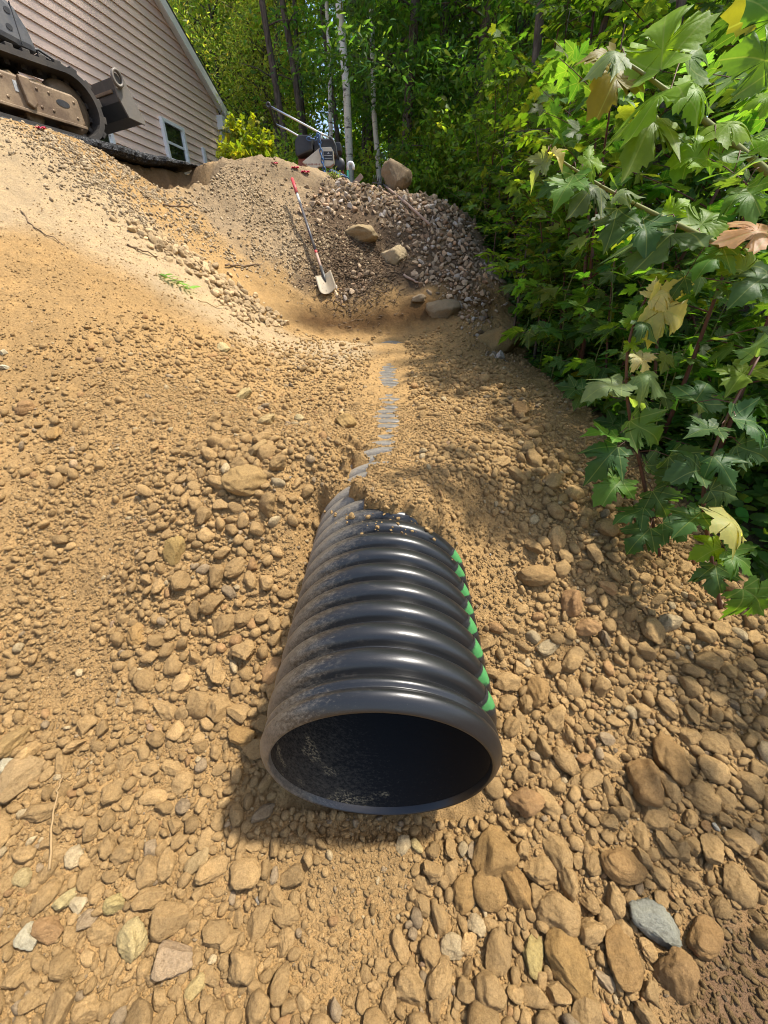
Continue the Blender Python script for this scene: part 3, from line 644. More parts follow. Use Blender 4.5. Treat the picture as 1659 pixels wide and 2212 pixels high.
def merged(name, idx, mat, cols, label, cat, G, Z, Nn, lod, sinkr=(.06, .5), tset=None):
    Vs, Fs, Cs = [], [], []; off = 0
    for i in idx:
        x, y, r = G[i]; g = rng; T = CRUSH_LOW if tset is CRUSH else ROUND_LOW if tset is ROUND else LOW[lod(i)]; V, F = T[int(g.integers(len(T)))]
        W = (V * np.array([1, g.uniform(.8, 1), g.uniform(.85, 1.2)]) * r * 1.1) @ rotm(g, Nn[i], .4).T + np.array([x, y, Z[i]]) + Nn[i] * r * g.uniform(*sinkr)
        Vs.append(W); Fs.append(F + off); Cs.append(np.repeat(cols[i][None], len(V), 0)); off += len(V)
    o = link(name, tri_mesh(name, np.concatenate(Vs), np.concatenate(Fs), M[mat], np.concatenate(Cs)))
    return tag(o, label, cat, None, 'stuff')
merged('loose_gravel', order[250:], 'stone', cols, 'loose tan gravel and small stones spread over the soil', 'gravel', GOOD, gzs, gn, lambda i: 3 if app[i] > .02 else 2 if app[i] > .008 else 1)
# fine crumbs of soil
N = 170000; x = rng.uniform(-1.8, 2, N); y = rng.uniform(.1, 2.6, N) ; far = rng.random(N) < .3; x[far] = rng.uniform(-3, 1.6, far.sum()); y[far] = rng.uniform(1.5, 4.8, far.sum())
r = .0022 + .0045 * rng.random(N) ** 2.5; z = H(x, y); pu2, pv2, zc2 = proj(np.stack([x, y, z], -1))
ok = ~on_pipe(x, y, .0) & (pu2 > -120) & (pu2 < 1780) & (pv2 < 2300) & (x < RIGHT(y)) & (r / zc2 > .0016); idx = np.nonzero(ok)[0]
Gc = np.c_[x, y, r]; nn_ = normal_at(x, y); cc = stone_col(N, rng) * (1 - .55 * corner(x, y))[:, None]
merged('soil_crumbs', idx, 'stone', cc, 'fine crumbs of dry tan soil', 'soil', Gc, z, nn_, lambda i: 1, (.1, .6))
# clods lying along the edge of the fill on top of the pipe
N = 60; lat = np.clip(.16 * rng.normal(size=N) - .04, -.33, .25); tt = .64 + .33 * np.clip(-lat / .34, 0, 1) ** 1.5 - .06 * np.clip(lat / .34, 0, 1) + .02 + rng.normal(size=N) * .04 + .02; r = .0025 + .012 * rng.random(N) ** 3
x = PC[0] + tt * PAX[0] + lat * PRT[0]; y = PC[1] + tt * PAX[1] + lat * PRT[1]; crn = PC[2] + tt * math.tan(PSL) + np.sqrt(np.maximum(ROUT ** 2 - lat ** 2, 0)); z = np.maximum(H(x, y), crn - .004)
nn_ = np.stack([lat / ROUT, 0 * lat, np.sqrt(np.maximum(1 - (lat / ROUT) ** 2, .04))], 1); sel = np.nonzero(rng.random(N) < np.exp(-np.maximum(0, .62 - tt) * 30))[0]
merged('soil_clods', sel, 'stone', stone_col(N, rng), 'tan clods of soil along the edge of the fill on the pipe', 'soil', np.c_[x, y, r], z, nn_, lambda i: 2, (.2, .7))

# ------------------------------------------------------------------ house
def plane_uv(P0, eu, nrm, px, py):
    d = ray(px, py); s = ((P0 - np.array([0, 0, CAMZ])) @ nrm) / (d @ nrm); P = np.array([0, 0, CAMZ]) + s * d
    return float((P - P0) @ eu), float(P[2] - P0[2]), s
def house():
    hd = np.array([1.05, 4.2, 0]) / math.hypot(1.05, 4.2); eu = -hd; nr = np.array([hd[1], -hd[0], 0]); gz0 = 3.12
    P0 = np.array([-4.735, 15.2, gz0]); rz = math.atan2(eu[1], eu[0])
    uv = lambda px, py: plane_uv(P0, eu, nr, px, py)[:2]
    r = root('house', tuple(P0), rz, 'beige clapboard house gable with steep roof behind the excavator', 'house')
    ue, ze = uv(484, 262); ub, zb = uv(331, 0); sl = (zb - ze) / (ub - ue); L = 10.5; mid = L / 2; W = 7.5
    top = lambda u: ze + sl * (min(u, L - u) - ue)
    ex = .158; bm = MB(); z = .35; rows = []
    def urange(z):
        if z <= top(0): return 0, L
        a = (z - ze) / sl + ue; return a, L - a
    while True:
        z1 = min(z + ex, top(mid) - .01); a0, b0 = urange(z); a1, b1 = urange(z1)
        if b1 - a1 < .1: break
        # lapped board: bottom edge stands 16 mm proud of the top edge
        vs = [bm.bm.verts.new(p) for p in ((a0, .034, z), (b0, .034, z), (b1, .004, z1), (a1, .004, z1), (a0, -.02, z), (b0, -.02, z), (b1, -.02, z1), (a1, -.02, z1))]
        for f in ((0, 1, 2, 3), (4, 7, 6, 5), (0, 4, 5, 1), (3, 2, 6, 7), (0, 3, 7, 4), (1, 5, 6, 2)): bm.bm.faces.new([vs[i] for i in f])
        z += ex
        if z1 >= top(mid) - .02: break
    bm.build('siding', M['siding'], r)
    MB().prism([(0.02, 0), (L - .02, 0), (L - .02, top(0) - .03), (mid, top(mid) - .05), (.02, top(0) - .03)], -W, -.03).build('wall', M['siding'], r)
    MB().prism([(-.01, -.5), (L + .01, -.5), (L + .01, .345), (-.01, .345)], -W - .01, .012).build('foundation', M['foundation'], r)
    rf = MB(); oh = .22
    for s in (0, 1):
        p = [(-.35, top(0) - .35 * sl + .05), (mid, top(mid) + .05), (mid, top(mid) + .19), (-.35, top(0) - .35 * sl + .19)]
        if s: p = [(L - a, b) for a, b in p]
        rf.prism(p, -W - .3, oh)
    rf.build('roof', M['roof'], r)
    tr = MB()
    for s in (0, 1):
        p = [(-.34, top(0) - .34 * sl - .15), (mid, top(mid) - .16), (mid, top(mid) + .06), (-.34, top(0) - .34 * sl + .06)]
        if s: p = [(L - a, b) for a, b in p]
        tr.prism(p, oh + .002, oh + .04)
        q = [(-.3, top(0) - .3 * sl - .02), (mid, top(mid) - .03), (mid, top(mid) + .04), (-.3, top(0) - .3 * sl + .04)]
        if s: q = [(L - a, b) for a, b in q]
        tr.prism(q, .03, oh)
    tr.build('rake_trim', M['white'], r)
    c = MB(); c.box((.03, .03, top(0) / 2 - .06), (.17, .07, top(0) - .1), bev=.004); c.box((.02, .10, top(0) - .28), (.34, .2, .3), bev=.01); c.build('corner_trim', M['white'], r)
    u0, z0 = uv(437, 332); MB().box((u0, .05, z0 - .5), (.10, .07, 1.25), bev=.01).build('downspout', M['white'], r)
    def window(ul, ur, z0, z1):
        w_, h_ = ul - ur, z1 - z0; cx = (ul + ur) / 2; f = MB(); t = .075
        f.box((ul - t / 2, .06, (z0 + z1) / 2), (t, .09, h_), bev=.006); f.box((ur + t / 2, .06, (z0 + z1) / 2), (t, .09, h_), bev=.006)
        f.box((cx, .061, z1 - t / 2), (w_ - 2 * t, .088, t), bev=.006); f.box((cx, .07, z0 + t / 2), (w_ - 2 * t, .11, t), bev=.006)
        fo = f.build('window_frame', M['white'], r)
        s = MB(); s.box((cx, .052, (z0 + z1) / 2 - .02), (w_ - 2 * t, .05, .05)); 
        for q in (ul - t - .018, ur + t + .018): s.box((q, .05, (z0 + z1) / 2), (.034, .04, h_ - 2 * t))
        s.build('sash', M['white'], fo)
        MB().box((cx, .042, (z0 + z1) / 2), (w_ - 2 * t - .01, .022, h_ - 2 * t)).build('pane', M['glass'], fo)
    a, za = uv(340, 252); b, zb2 = uv(391, 277); a2, zc2 = uv(402, 340)
    window(a, a2 , zc2 - .25, (za + zb2) / 2)
    a, za = uv(228, 282); window(a + .8, a - .08, za - 1.2, za)
    return r
house()

# ------------------------------------------------------------------ excavator
def excavator():
    org = np.array([-3.67, 6.54, 3.09]); r = root('excavator', tuple(org), math.atan2(.879, .4765), 'dusty tracked excavator with rusty track frame and dozer blade above the bank', 'excavator')
    T0, H_, Lr = .22, .66, 2.5; rad = H_ / 2
    def path(n_arc=16, off=0):
        pts = []; rr = rad - off
        for k in range(n_arc + 1):
            a = -math.pi / 2 + math.pi * k / n_arc; pts.append((T0 - rad + rr * math.cos(a), rad + rr * math.sin(a)))
        for k in range(1, 14): pts.append((T0 - rad - (Lr - 2 * rad) * k / 14, rad + rr - .03 * math.sin(math.pi * k / 14)))
        for k in range(n_arc + 1):
            a = math.pi / 2 + math.pi * k / n_arc; pts.append((T0 - Lr + rad + rr * math.cos(a), rad + rr * math.sin(a)))
        for k in range(1, 14): pts.append((T0 - Lr + rad + (Lr - 2 * rad) * k / 14, rad - rr))
        return pts
    def track(y0, y1):
        o, i = path(), path(off=.055); b = MB(); n = len(o); vs = []
        for (ox, oz), (ix, iz) in zip(o, i):
            vs.append([b.bm.verts.new(p) for p in ((ox, y0, oz), (ox, y1, oz), (ix, y1, iz), (ix, y0, iz))])
        for k in range(n):
            p, q = vs[k], vs[(k + 1) % n]
            for e in range(4): b.bm.faces.new((p[e], p[(e + 1) % 4], q[(e + 1) % 4], q[e]))
        P = np.array(o + [o[0]]); sg = np.r_[0, np.cumsum(np.linalg.norm(np.diff(P, axis=0), axis=1))]; npad = int(sg[-1] / .155)
        for k in range(npad):
            s = sg[-1] * k / npad; x = np.interp(s, sg, P[:, 0]); z = np.interp(s, sg, P[:, 1]); x2 = np.interp((s + .01) % sg[-1], sg, P[:, 0]); z2 = np.interp((s + .01) % sg[-1], sg, P[:, 1])
            rot = Matrix.Rotation(-math.atan2(z2 - z, x2 - x), 3, 'Y'); nrm_ = Vector((z2 - z, 0, -(x2 - x))).normalized()
            c = Vector((x, (y0 + y1) / 2, z)) + nrm_ * .014
            b.box(c, (.075, y1 - y0 - .012, .04), rot, .008)
            b.box(Vector((x, (y0 + y1) / 2, z)) - nrm_ * .075, (.05, .1, .05), rot)
        return b.build('track', M['rubber'], r)
    for y0 in (0, 1.5): track(y0, y0 + .42)
    for y0 in (0, 1.5):
        f = MB(); yo = y0 + .03
        f.prism([(-2.0, .15), (-.07, .145), (-.02, .18), (-.04, .40), (-.10, .43), (-2.0, .43)], yo, yo + .34, bev=.02)
        f.box((-1.0, yo - .012, .145), (1.95, .03, .03), bev=.006)
        for x, z in ((-.10, .22), (-.10, .36), (-.36, .22), (-.36, .37), (-.48, .22), (-.48, .37), (-.80, .38), (-.95, .38), (-1.1, .38), (-.80, .22), (-1.1, .22)): f.lathe([(.004, -.012), (.012, -.012), (.014, .004), (.004, .004)], 6, Matrix.Translation((x, yo - .002, z)) @ Matrix.Rotation(R(90), 4, 'X'))
        fo = f.build('track_frame', M['rust'], r)
        h = MB(); h.prism([(-.23 + .045 * math.cos(a) * 1.6, .315 + .032 * math.sin(a)) for a in np.linspace(0, 2 * math.pi, 14, endpoint=False)], yo - .004, yo + .01); h.build('access_hole', M['blackpl'], fo)
        g = MB(); g.prism([(-.66, .43), (-.55, .43), (-.53, .22), (-.58, .17), (-.64, .2)], yo - .05, yo - .001, bev=.015); g.build('guide_bracket', M['rust'], fo)
        MB().box((-.69, yo - .002, .33), (.035, .006, .09)).build('sticker', M['label'], fo)
        for x in (T0 - rad, T0 - Lr + rad):
            MB().lathe([(.04, -.09), (.1, -.1), (.12, -.07), (.19, -.07), (.24, -.05), (.255, 0), (.24, .05), (.19, .07), (.12, .07), (.1, .1), (.04, .09)], 40, Matrix.Translation((x, y0 + .21, rad)) @ Matrix.Rotation(R(90), 4, 'X')).build('idler_wheel', M['rust'], r)
        for x in (-.55, -1.0, -1.45):
            MB().lathe([(.05, -.12), (.085, -.12), (.085, -.07), (.06, -.05), (.06, .05), (.085, .07), (.085, .12), (.05, .12)], 24, Matrix.Translation((x, y0 + .21, .14)) @ Matrix.Rotation(R(90), 4, 'X')).build('roller', M['rust'], r)
        MB().lathe([(.04, -.1), (.06, -.1), (.06, .1), (.04, .1)], 20, Matrix.Translation((-.8, y0 + .21, .54)) @ Matrix.Rotation(R(90), 4, 'X')).build('carrier_roller', M['rust'], r)
    mud = MB(); g = np.random.default_rng(8)
    for k in range(26):
        Vr, Fr = rock(2, 900 + k, .5, .08); sc_ = np.array([.07 + .06 * g.random(), .06, .025 + .03 * g.random()]); o_ = np.array([-.12 - 1.5 * g.random() ** 1.3, .08 + .2 * g.random(), .435]); vs = [mud.bm.verts.new(v * sc_ + o_) for v in Vr]
        for f in Fr: mud.bm.faces.new([vs[i] for i in f])
    mud.build('packed_mud', M['mud'], r, True)
    hs = MB()
    for q in (.30, .36): hs.tube([(-.5, q, .72), (-.2, q - .05, .80), (.15, q, .74), (.35, q + .1, .60), (.45, q + .1, .55)], .014, 8)
    hs.build('hydraulic_hose', M['blackpl'], r)
    MB().prism([(-1.9, .3), (-.3, .3), (-.4, .62), (-1.7, .62)], .43, 1.49, bev=.03).build('undercarriage', M['darksteel'], r)
    # dozer blade across the front, its near end plate beyond the track
    b = MB(); yl, yr = 1.98, -.06
    prof = [(.46, .74), (.50, .74), (.525, .60), (.56, .50), (.64, .42), (.745, .385), (.735, .365), (.54, .385), (.47, .52)]
    b.prism(prof, yr + .03, yl - .03); bl = b.build('blade', M['darksteel'], r)
    for y in (yr, yl - .03):
        MB().prism([(.44, .76), (.555, .80), (.765, .385), (.755, .355), (.535, .375), (.45, .55)], y, y + .028, bev=.005).build('end_plate', M['plate'], bl)
    ring = MB(); ring.lathe([(.05, -.02), (.068, -.022), (.074, -.012), (.074, .012), (.068, .02), (.05, .02)], 32, Matrix.Translation((.475, yr - .032, .72)) @ Matrix.Rotation(R(90), 4, 'X') @ Matrix.Scale(1.2, 4, (0, 1, 0)), close=True); ring.build('lifting_eye', M['plate'], bl)
    MB().box((.475, 1.0, .62), (.05, 1.9, .035), bev=.008).build('stiffener', M['rust'], bl)
    a = MB(); 
    for y in (.55, 1.37): a.prism([(.47, .42), (.47, .56), (-.5, .52), (-.5, .40)], y - .06, y + .06, bev=.015)
    a.build('blade_arm', M['darksteel'], r)
    # upper works
    pr = [(-.30, .70), (-.34, .88), (-.42, 1.02), (-.56, 1.10), (-1.9, 1.12), (-2.15, 1.0), (-2.15, .78), (-1.9, .72), (-.75, .74), (-.48, .71)]
    c = MB(); c.prism(pr, .08, 1.86, bev=.05); co = c.build('cowling', M['cowl'], r)
    h = MB()
    for x, z in ((-.50, .96), (-.53, .83)): h.prism([(x + .03 * math.cos(q), z + .024 * math.sin(q)) for q in np.linspace(0, 6.28, 12, endpoint=False)], .074, .09)
    h.prism([(-.455, .73), (-.448, .73), (-.448, 1.04), (-.455, 1.04)], .076, .09); h.build('bolt_recess', M['blackpl'], co)
    MB().lathe([(.45, .60), (.5, .6), (.5, .72), (.45, .72)], 40, Matrix.Translation((-1.1, .96, .0))).build('turntable', M['darksteel'], r)
    cb = MB(); cb.prism([(-1.9, 1.11), (-.75, 1.11), (-.9, 2.5), (-1.75, 2.55)], .95, 1.8, bev=.06); cb.build('cab', M['cowl'], r)
    MB().prism([(-1.75, 1.35), (-.87, 1.35), (-.97, 2.3), (-1.65, 2.35)], .93, .949).build('cab_window', M['glass'], r)
    en = MB(); en.prism([(-2.1, 1.1), (-.8, 1.1), (-1.0, 1.6), (-2.05, 1.65)], .12, .93, bev=.08); en.build('engine_hood', M['cowl'], r)
    bo = MB(); bo.tube([(-.3, .93, 1.0), (.2, .93, 2.1), (1.2, .93, 2.9), (2.2, .93, 2.6)], [.13, .16, .14, .1], 4)
    return r
excavator()

# ------------------------------------------------------------------ plate compactor with its chain
SC_C = 6.15
CB = at(690, 384, SC_C); CB[2] = min(CB[2] - .01, hpt(CB[0], CB[1]))
def cpt(px, py, dy=0.):
    """pixel of the machine -> point in its own frame (metres), dy further away"""
    P = at(px, py, 1.0) - np.array([0, 0, CAMZ]); s = (CB[1] + dy) / P[1]; Q = P * s; return (float(Q[0] - CB[0]), dy, float(Q[2] + CAMZ - CB[2]))
def compactor():
    r = root('plate_compactor', tuple(CB), 0, 'cream and black plate compactor with long tube handle on the crest', 'plate compactor')
    def pr(name, pix, y0, y1, m, bev=.01, par=None):
        p = [(cpt(*q)[0], cpt(*q)[2]) for q in pix]; return MB().prism(p, y0, y1, bev=bev).build(name, M[m], par or r)
    pr('base_plate', [(643, 388), (652, 375), (735, 378), (741, 372), (744, 374), (738, 392), (648, 392)], -.2, .25, 'redpaint', .012)
    pr('engine_mount', [(645, 378), (647, 346), (668, 346), (668, 368), (735, 374), (735, 382)], -.1, .2, 'redpaint')
    pr('water_tank', [(642, 311), (650, 300), (677, 300), (679, 332), (670, 336), (648, 346), (643, 341)], -.2, .14, 'blackpl', .018)
    pr('tank_cap', [(645, 301), (646, 295), (656, 294), (657, 301)], -.08, .02, 'blackpl', .004)
    en = pr('engine', [(679, 309), (690, 304), (722, 304), (728, 318), (727, 340), (688, 340), (680, 330)], -.13, .2, 'blackpl', .02)
    pr('air_filter', [(720, 308), (735, 308), (738, 316), (737, 328), (721, 330)], -.05, .16, 'blackpl', .012, en)
    pr('muffler', [(686, 304), (688, 292), (694, 290), (697, 304)], .02, .12, 'label', .01, en)
    gd = pr('belt_guard', [(658, 359), (696, 328), (719, 327), (723, 334), (725, 362), (717, 368), (693, 369), (688, 374), (676, 374)], -.235, -.14, 'cream', .012)
    pr('decal', [(703, 337), (722, 337), (723, 356), (704, 355)], -.239, -.236, 'blackpl', 0, gd)
    pr('decal_mark', [(711, 342), (716, 342), (713.5, 338.5)], -.2415, -.2395, 'label', 0, gd); pr('decal_bar', [(705, 345), (721, 345), (721, 346.5), (705, 346.5)], -.2415, -.2395, 'label', 0, gd)
    pr('decal_line', [(705, 351), (721, 351), (721, 352), (705, 352)], -.2415, -.2395, 'label', 0, gd)
    x0, _, z0 = cpt(661, 364.5); cu = bpy.data.curves.new('lettering', 'FONT'); cu.body = 'GOODNOAD'; cu.body = 'STONE'; cu.size = .05; cu.extrude = .0008
    # the word along the lower edge is illegible in the photograph: short worn dashes stand for its strokes
    bpy.data.curves.remove(cu); b = MB(); g = random.Random(4); x = x0
    while x < x0 + .25:
        w_ = g.uniform(.008, .02); b.box((x + w_ / 2, -.2365, z0 + .003), (w_ * .6, .003, g.uniform(.014, .022))); x += w_ + .004
    b.build('worn_lettering', M['redpaint'], gd)
    c = cpt(737, 363); disc = MB().lathe([(.018, -.03), (.05, -.028), (.068, -.036), (.078, -.03), (.08, 0), (.078, .02), (.018, .02)], 32, Matrix.Translation((c[0], -.2, c[2])) @ Matrix.Rotation(R(90), 4, 'X')); d = disc.build('pulley', M['blackpl'], r)
    MB().lathe([(.006, -.042), (.02, -.042), (.022, -.036), (.006, -.034)], 16, Matrix.Translation((c[0], -.2, c[2])) @ Matrix.Rotation(R(90), 4, 'X')).build('hub_bolt', M['label'], d)
    def pth(pix, y): return [cpt(*q)[:1] + (y,) + cpt(*q)[2:] for q in pix]
    n1 = pth([(592, 243), (640, 268), (690, 295), (716, 308), (723, 313), (728, 325), (730, 340), (734, 352)], -.22); n2 = pth([(589, 257), (612, 267), (640, 283), (664, 297), (676, 303)], .22)
    MB().tube(n1[:4], .0135, 10).build('handle_tube', M['chrome'], r); MB().tube(n1[3:], .016, 10).build('handle_lower', M['blackpl'], r)
    MB().tube(n2, .0135, 10).build('handle_tube', M['chrome'], r)
    MB().tube([Vector(n1[0]) + Vector((-.02, -.03, .004)), Vector(n1[0]) + Vector((-.025, .1, -.01)), Vector(n2[0]) + Vector((-.02, .03, -.004))], .022, 10).build('grip', M['blackpl'], r)
    e1, e2 = n1[0], n2[0]
    MB().lathe([(.014, -.02), (.034, -.02), (.036, .012), (.014, .012)], 20, Matrix.Translation(Vector(e1) + Vector((-.02, -.03, .005))) @ Matrix.Rotation(R(90), 4, 'X'), close=True).build('grip_collar', M['blackpl'], r)
    return r
compactor()
def chain_mesh(pts, pitch=.05, wr=.0085, lr=.02):
    P = np.array(pts); sg = np.r_[0, np.cumsum(np.linalg.norm(np.diff(P, axis=0), axis=1))]; n = max(2, int(sg[-1] / pitch)); b = MB()
    for k in range(n):
        s0, s1 = sg[-1] * k / n, sg[-1] * (k + 1) / n; a = Vector([np.interp(s0, sg, P[:, i]) for i in range(3)]); c = Vector([np.interp(s1, sg, P[:, i]) for i in range(3)])
        t = (c - a); Lk = t.length * .5 + wr * 1.5; t.normalize(); u = t.orthogonal().normalized(); v = t.cross(u)
        an = R(45) + R(90) * (k % 2); s = u * math.cos(an) + v * math.sin(an); m = (a + c) / 2; loop = []
        for q in range(12):
            th = 2 * math.pi * q / 12; loop.append(m + t * Lk * math.cos(th) + s * lr * math.sin(th))
        nrm_ = t.cross(s); rings = []
        for q in range(12):
            o = (loop[q] - m).normalized(); rings.append([b.bm.verts.new(loop[q] + wr * (o * math.cos(w_) + nrm_ * math.sin(w_))) for w_ in (0, 1.57, 3.14, 4.71)])
        for q in range(12):
            A, B = rings[q], rings[(q + 1) % 12]
            for e in range(4): b.bm.faces.new((A[e], A[(e + 1) % 4], B[(e + 1) % 4], B[e])).smooth = True
    return b
pts = [np.array(cpt(*q, -.275)) + CB for q in [(664, 299), (680, 301), (686, 296), (686, 288), (690, 286), (689, 300), (693, 325), (697, 350), (701, 368), (703, 380)]]
o = chain_mesh(pts).build('chain', M['blue']); tag(o, 'blue steel chain hanging from the compactor handle', 'chain')
g = random.Random(3); base = np.array(cpt(726, 384, -.3)) + CB; pts = [base + np.array([.16 * math.cos(k * 2.1) + g.uniform(-.03, .03), .07 * math.sin(k * 1.7), .01 + .012 * (k % 5)]) for k in range(16)]
for p in pts: p[2] = hpt(p[0], p[1]) + .03 + .04 * g.random()
o = chain_mesh(pts, .045, .008, .018).build('chain', M['blue']); tag(o, 'heap of blue chain lying on the ground beside the compactor pulley', 'chain')

# ------------------------------------------------------------------ shovel, rake, vent pipe, plank
def shovel():
    bot, top = at(712, 627, 4.83), at(631, 386, 5.14)
    bot[2] = hpt(bot[0], bot[1]) + .03
    top[2] = max(top[2], hpt(top[0], top[1]) + .05)
    r = root('shovel', tuple(bot), 0, 'long handled digging shovel with red grip leaning on the dirt slope', 'shovel')
    ax = Vector(top - bot); L = ax.length; ax.normalize(); view = Vector((0, -1, .25)); sx = ax.cross(view).normalized(); fr = sx.cross(ax).normalized()
    Mx = Matrix((sx, fr, ax)).transposed()
    off = fr * (-.0)
    # blade: dished round point plate
    V, F = [], []; nu, nv = 13, 15; hw = .108; hh = .30
    for j in range(nv):
        t = j / (nv - 1); wdt = hw * (.62 + .38 * (t / .22) ** .5 if t < .22 else 1) * (1 - .06 * max(0, t - .5)); wdt = max(wdt, .012)
        for i in range(nu):
            u = (i / (nu - 1)) * 2 - 1; dish = .03 * (u * u) + .02 * (1 - t) - (.016 * math.exp(-(u / .22) ** 2) * t)
            V.append(Mx @ Vector((u * wdt, dish, t * hh)))
    for j in range(nv - 1):
        for i in range(nu - 1): a = j * nu + i; F.append((a, a + 1, a + nu + 1, a + nu))
    me = tri_mesh('blade', V, F, M['blade']); b = link('blade', me, r); md = b.modifiers.new('thick', 'SOLIDIFY'); md.thickness = .004
    MB().tube([Mx @ Vector((0, .0, hh * .62)), Mx @ Vector((0, -.002, hh * .85)), Mx @ Vector((0, 0, hh)), Mx @ Vector((0, .0, hh + .12))], [.008, .02, .023, .02], 12).build('socket', M['darksteel'], b)
    lst = [(hh + .02, .62, .0165, 'wood', 'lower_shaft'), (.62, .66, .0185, 'red', 'ring'), (.66, L - .40, .0175, 'shaft', 'shaft'), (L - .40, L - .26, .0182, 'label', 'paper_label'), (L - .26, L - .24, .0175, 'shaft', 'shaft'), (L - .24, L, .021, 'red', 'grip')]
    for a, c, rad, m, nm in lst: MB().tube([Mx @ Vector((0, .0, a + .0005)), Mx @ Vector((0, .0, c))], rad, 14).build(nm, M[m], r)
    return r
shovel()
def rake():
    hd, tl = hit(828, 409), hit(929, 497)
    r = root('rake', tuple(hd), 0, 'garden rake with pale wooden handle lying on the crushed stone slope', 'rake')
    A = Vector((0, 0, .06)); B = Vector(tl - hd) + Vector((0, 0, .06)); 
    ax = (B - A).normalized(); sd_ = ax.cross(Vector((0, 0, 1))).normalized(); up = sd_.cross(ax)
    MB().tube([A + ax * .08, A.lerp(B, .5) + up * .01, B], [.017, .018, .017], 12).build('handle', M['wood'], r)
    h = MB(); h.tube([A + sd_ * -.2, A, A + sd_ * .2], .009, 8); hb = h.build('rake_head', M['darksteel'], r)
    t = MB()
    for k in range(13):
        p = A + sd_ * (-.19 + .38 * k / 12); t.tube([p, p + up * .05 - ax * .01, p + up * .085 - ax * .02], [.006, .005, .003], 6)
    t.build('tines', M['darksteel'], hb)
    MB().tube([A, A + ax * .1], [.012, .021], 10).build('ferrule', M['darksteel'], r)
rake()
def vent():
    P = at(752.5, 392, 6.3); P[2] = hpt(P[0], P[1]); r = root('vent_pipe', tuple(P), 0, 'green and white plastic vent pipe with a hooked top near the birch', 'vent pipe')
    s = P[1]; zt = max(.3, CAMZ + ray(752, 362)[2] * s / ray(752, 362)[1] - P[2])
    MB().tube([(0, 0, -.1), (0, 0, zt - .04)], .021, 14).build('green_length', M['pvcgreen'], r)
    MB().tube([(0, 0, zt - .06)] + [(.045 - .045 * math.cos(a), 0, zt - .01 + .045 * math.sin(a)) for a in np.linspace(0, math.pi, 9)] + [(.09, 0, zt - .05)], .024, 14).build('white_hook', M['pvcwhite'], r)
vent()
P = at(765, 385, 6.25); P[2] = hpt(P[0], P[1]); b = MB(); b.box((0, 0, .06), (.07, .03, .34), Matrix.Rotation(R(50), 3, 'Y'), .004); o = b.build('plank', M['wood']); o.location = P; tag(o, 'short weathered plank leaning at the foot of the birch', 'plank')

# ------------------------------------------------------------------ boulders on the upper slope
BT = [rock(4, 700 + i, .55, .055) for i in range(6)]
def boulder(px, py, wpx, hpx, col, lab, s=None, sink=.3, ti=0, dep=.8, tall=False):
    P = hit(px, py + hpx * .3) if s is None else at(px, py + hpx * .45, s); s = float(proj(P)[2]); V, F = BT[ti]; V = V / np.abs(V).max(0)
    if s and tall: P[2] = hpt(P[0], P[1])
    o = link('boulder', tri_mesh('boulder', V, F, M['stone1'])); a, c = wpx / 2 / 830 * s, hpx / 2 / 830 * s / 1.22
    o.scale = (a, a * dep, c); o.location = (P[0], P[1], (P[2] + c * (1 - 2 * sink)) if tall else P[2] + c * .15); o.rotation_euler = (random.uniform(-.12, .12), random.uniform(-.15, .15), random.uniform(-.4, .4))
    o.color = (*col, 1); tag(o, lab, 'boulder'); put_(P[0], P[1], a); return o
boulder(856, 386, 70, 76, (.25, .185, .115), 'big tan boulder standing upright on the crest in front of the woods', s=5.95, sink=.08, ti=0, tall=True)
boulder(783, 497, 88, 50, (.32, .235, .13), 'flat topped tan boulder half buried in the dark slope above the round one', ti=1)
boulder(852, 541, 70, 60, (.40, .31, .19), 'round pale boulder sitting in the dark slope right of the shovel', ti=2)
boulder(955, 655, 84, 76, (.27, .205, .125), 'half buried boulder at the right lip of the pit', ti=3)
boulder(1080, 718, 104, 88, (.31, .21, .09), 'large ochre mossy boulder at the edge of the bushes', ti=4)
boulder(905, 640, 40, 26, (.3, .225, .14), 'small buried boulder between the pit lip and the debris', ti=5)

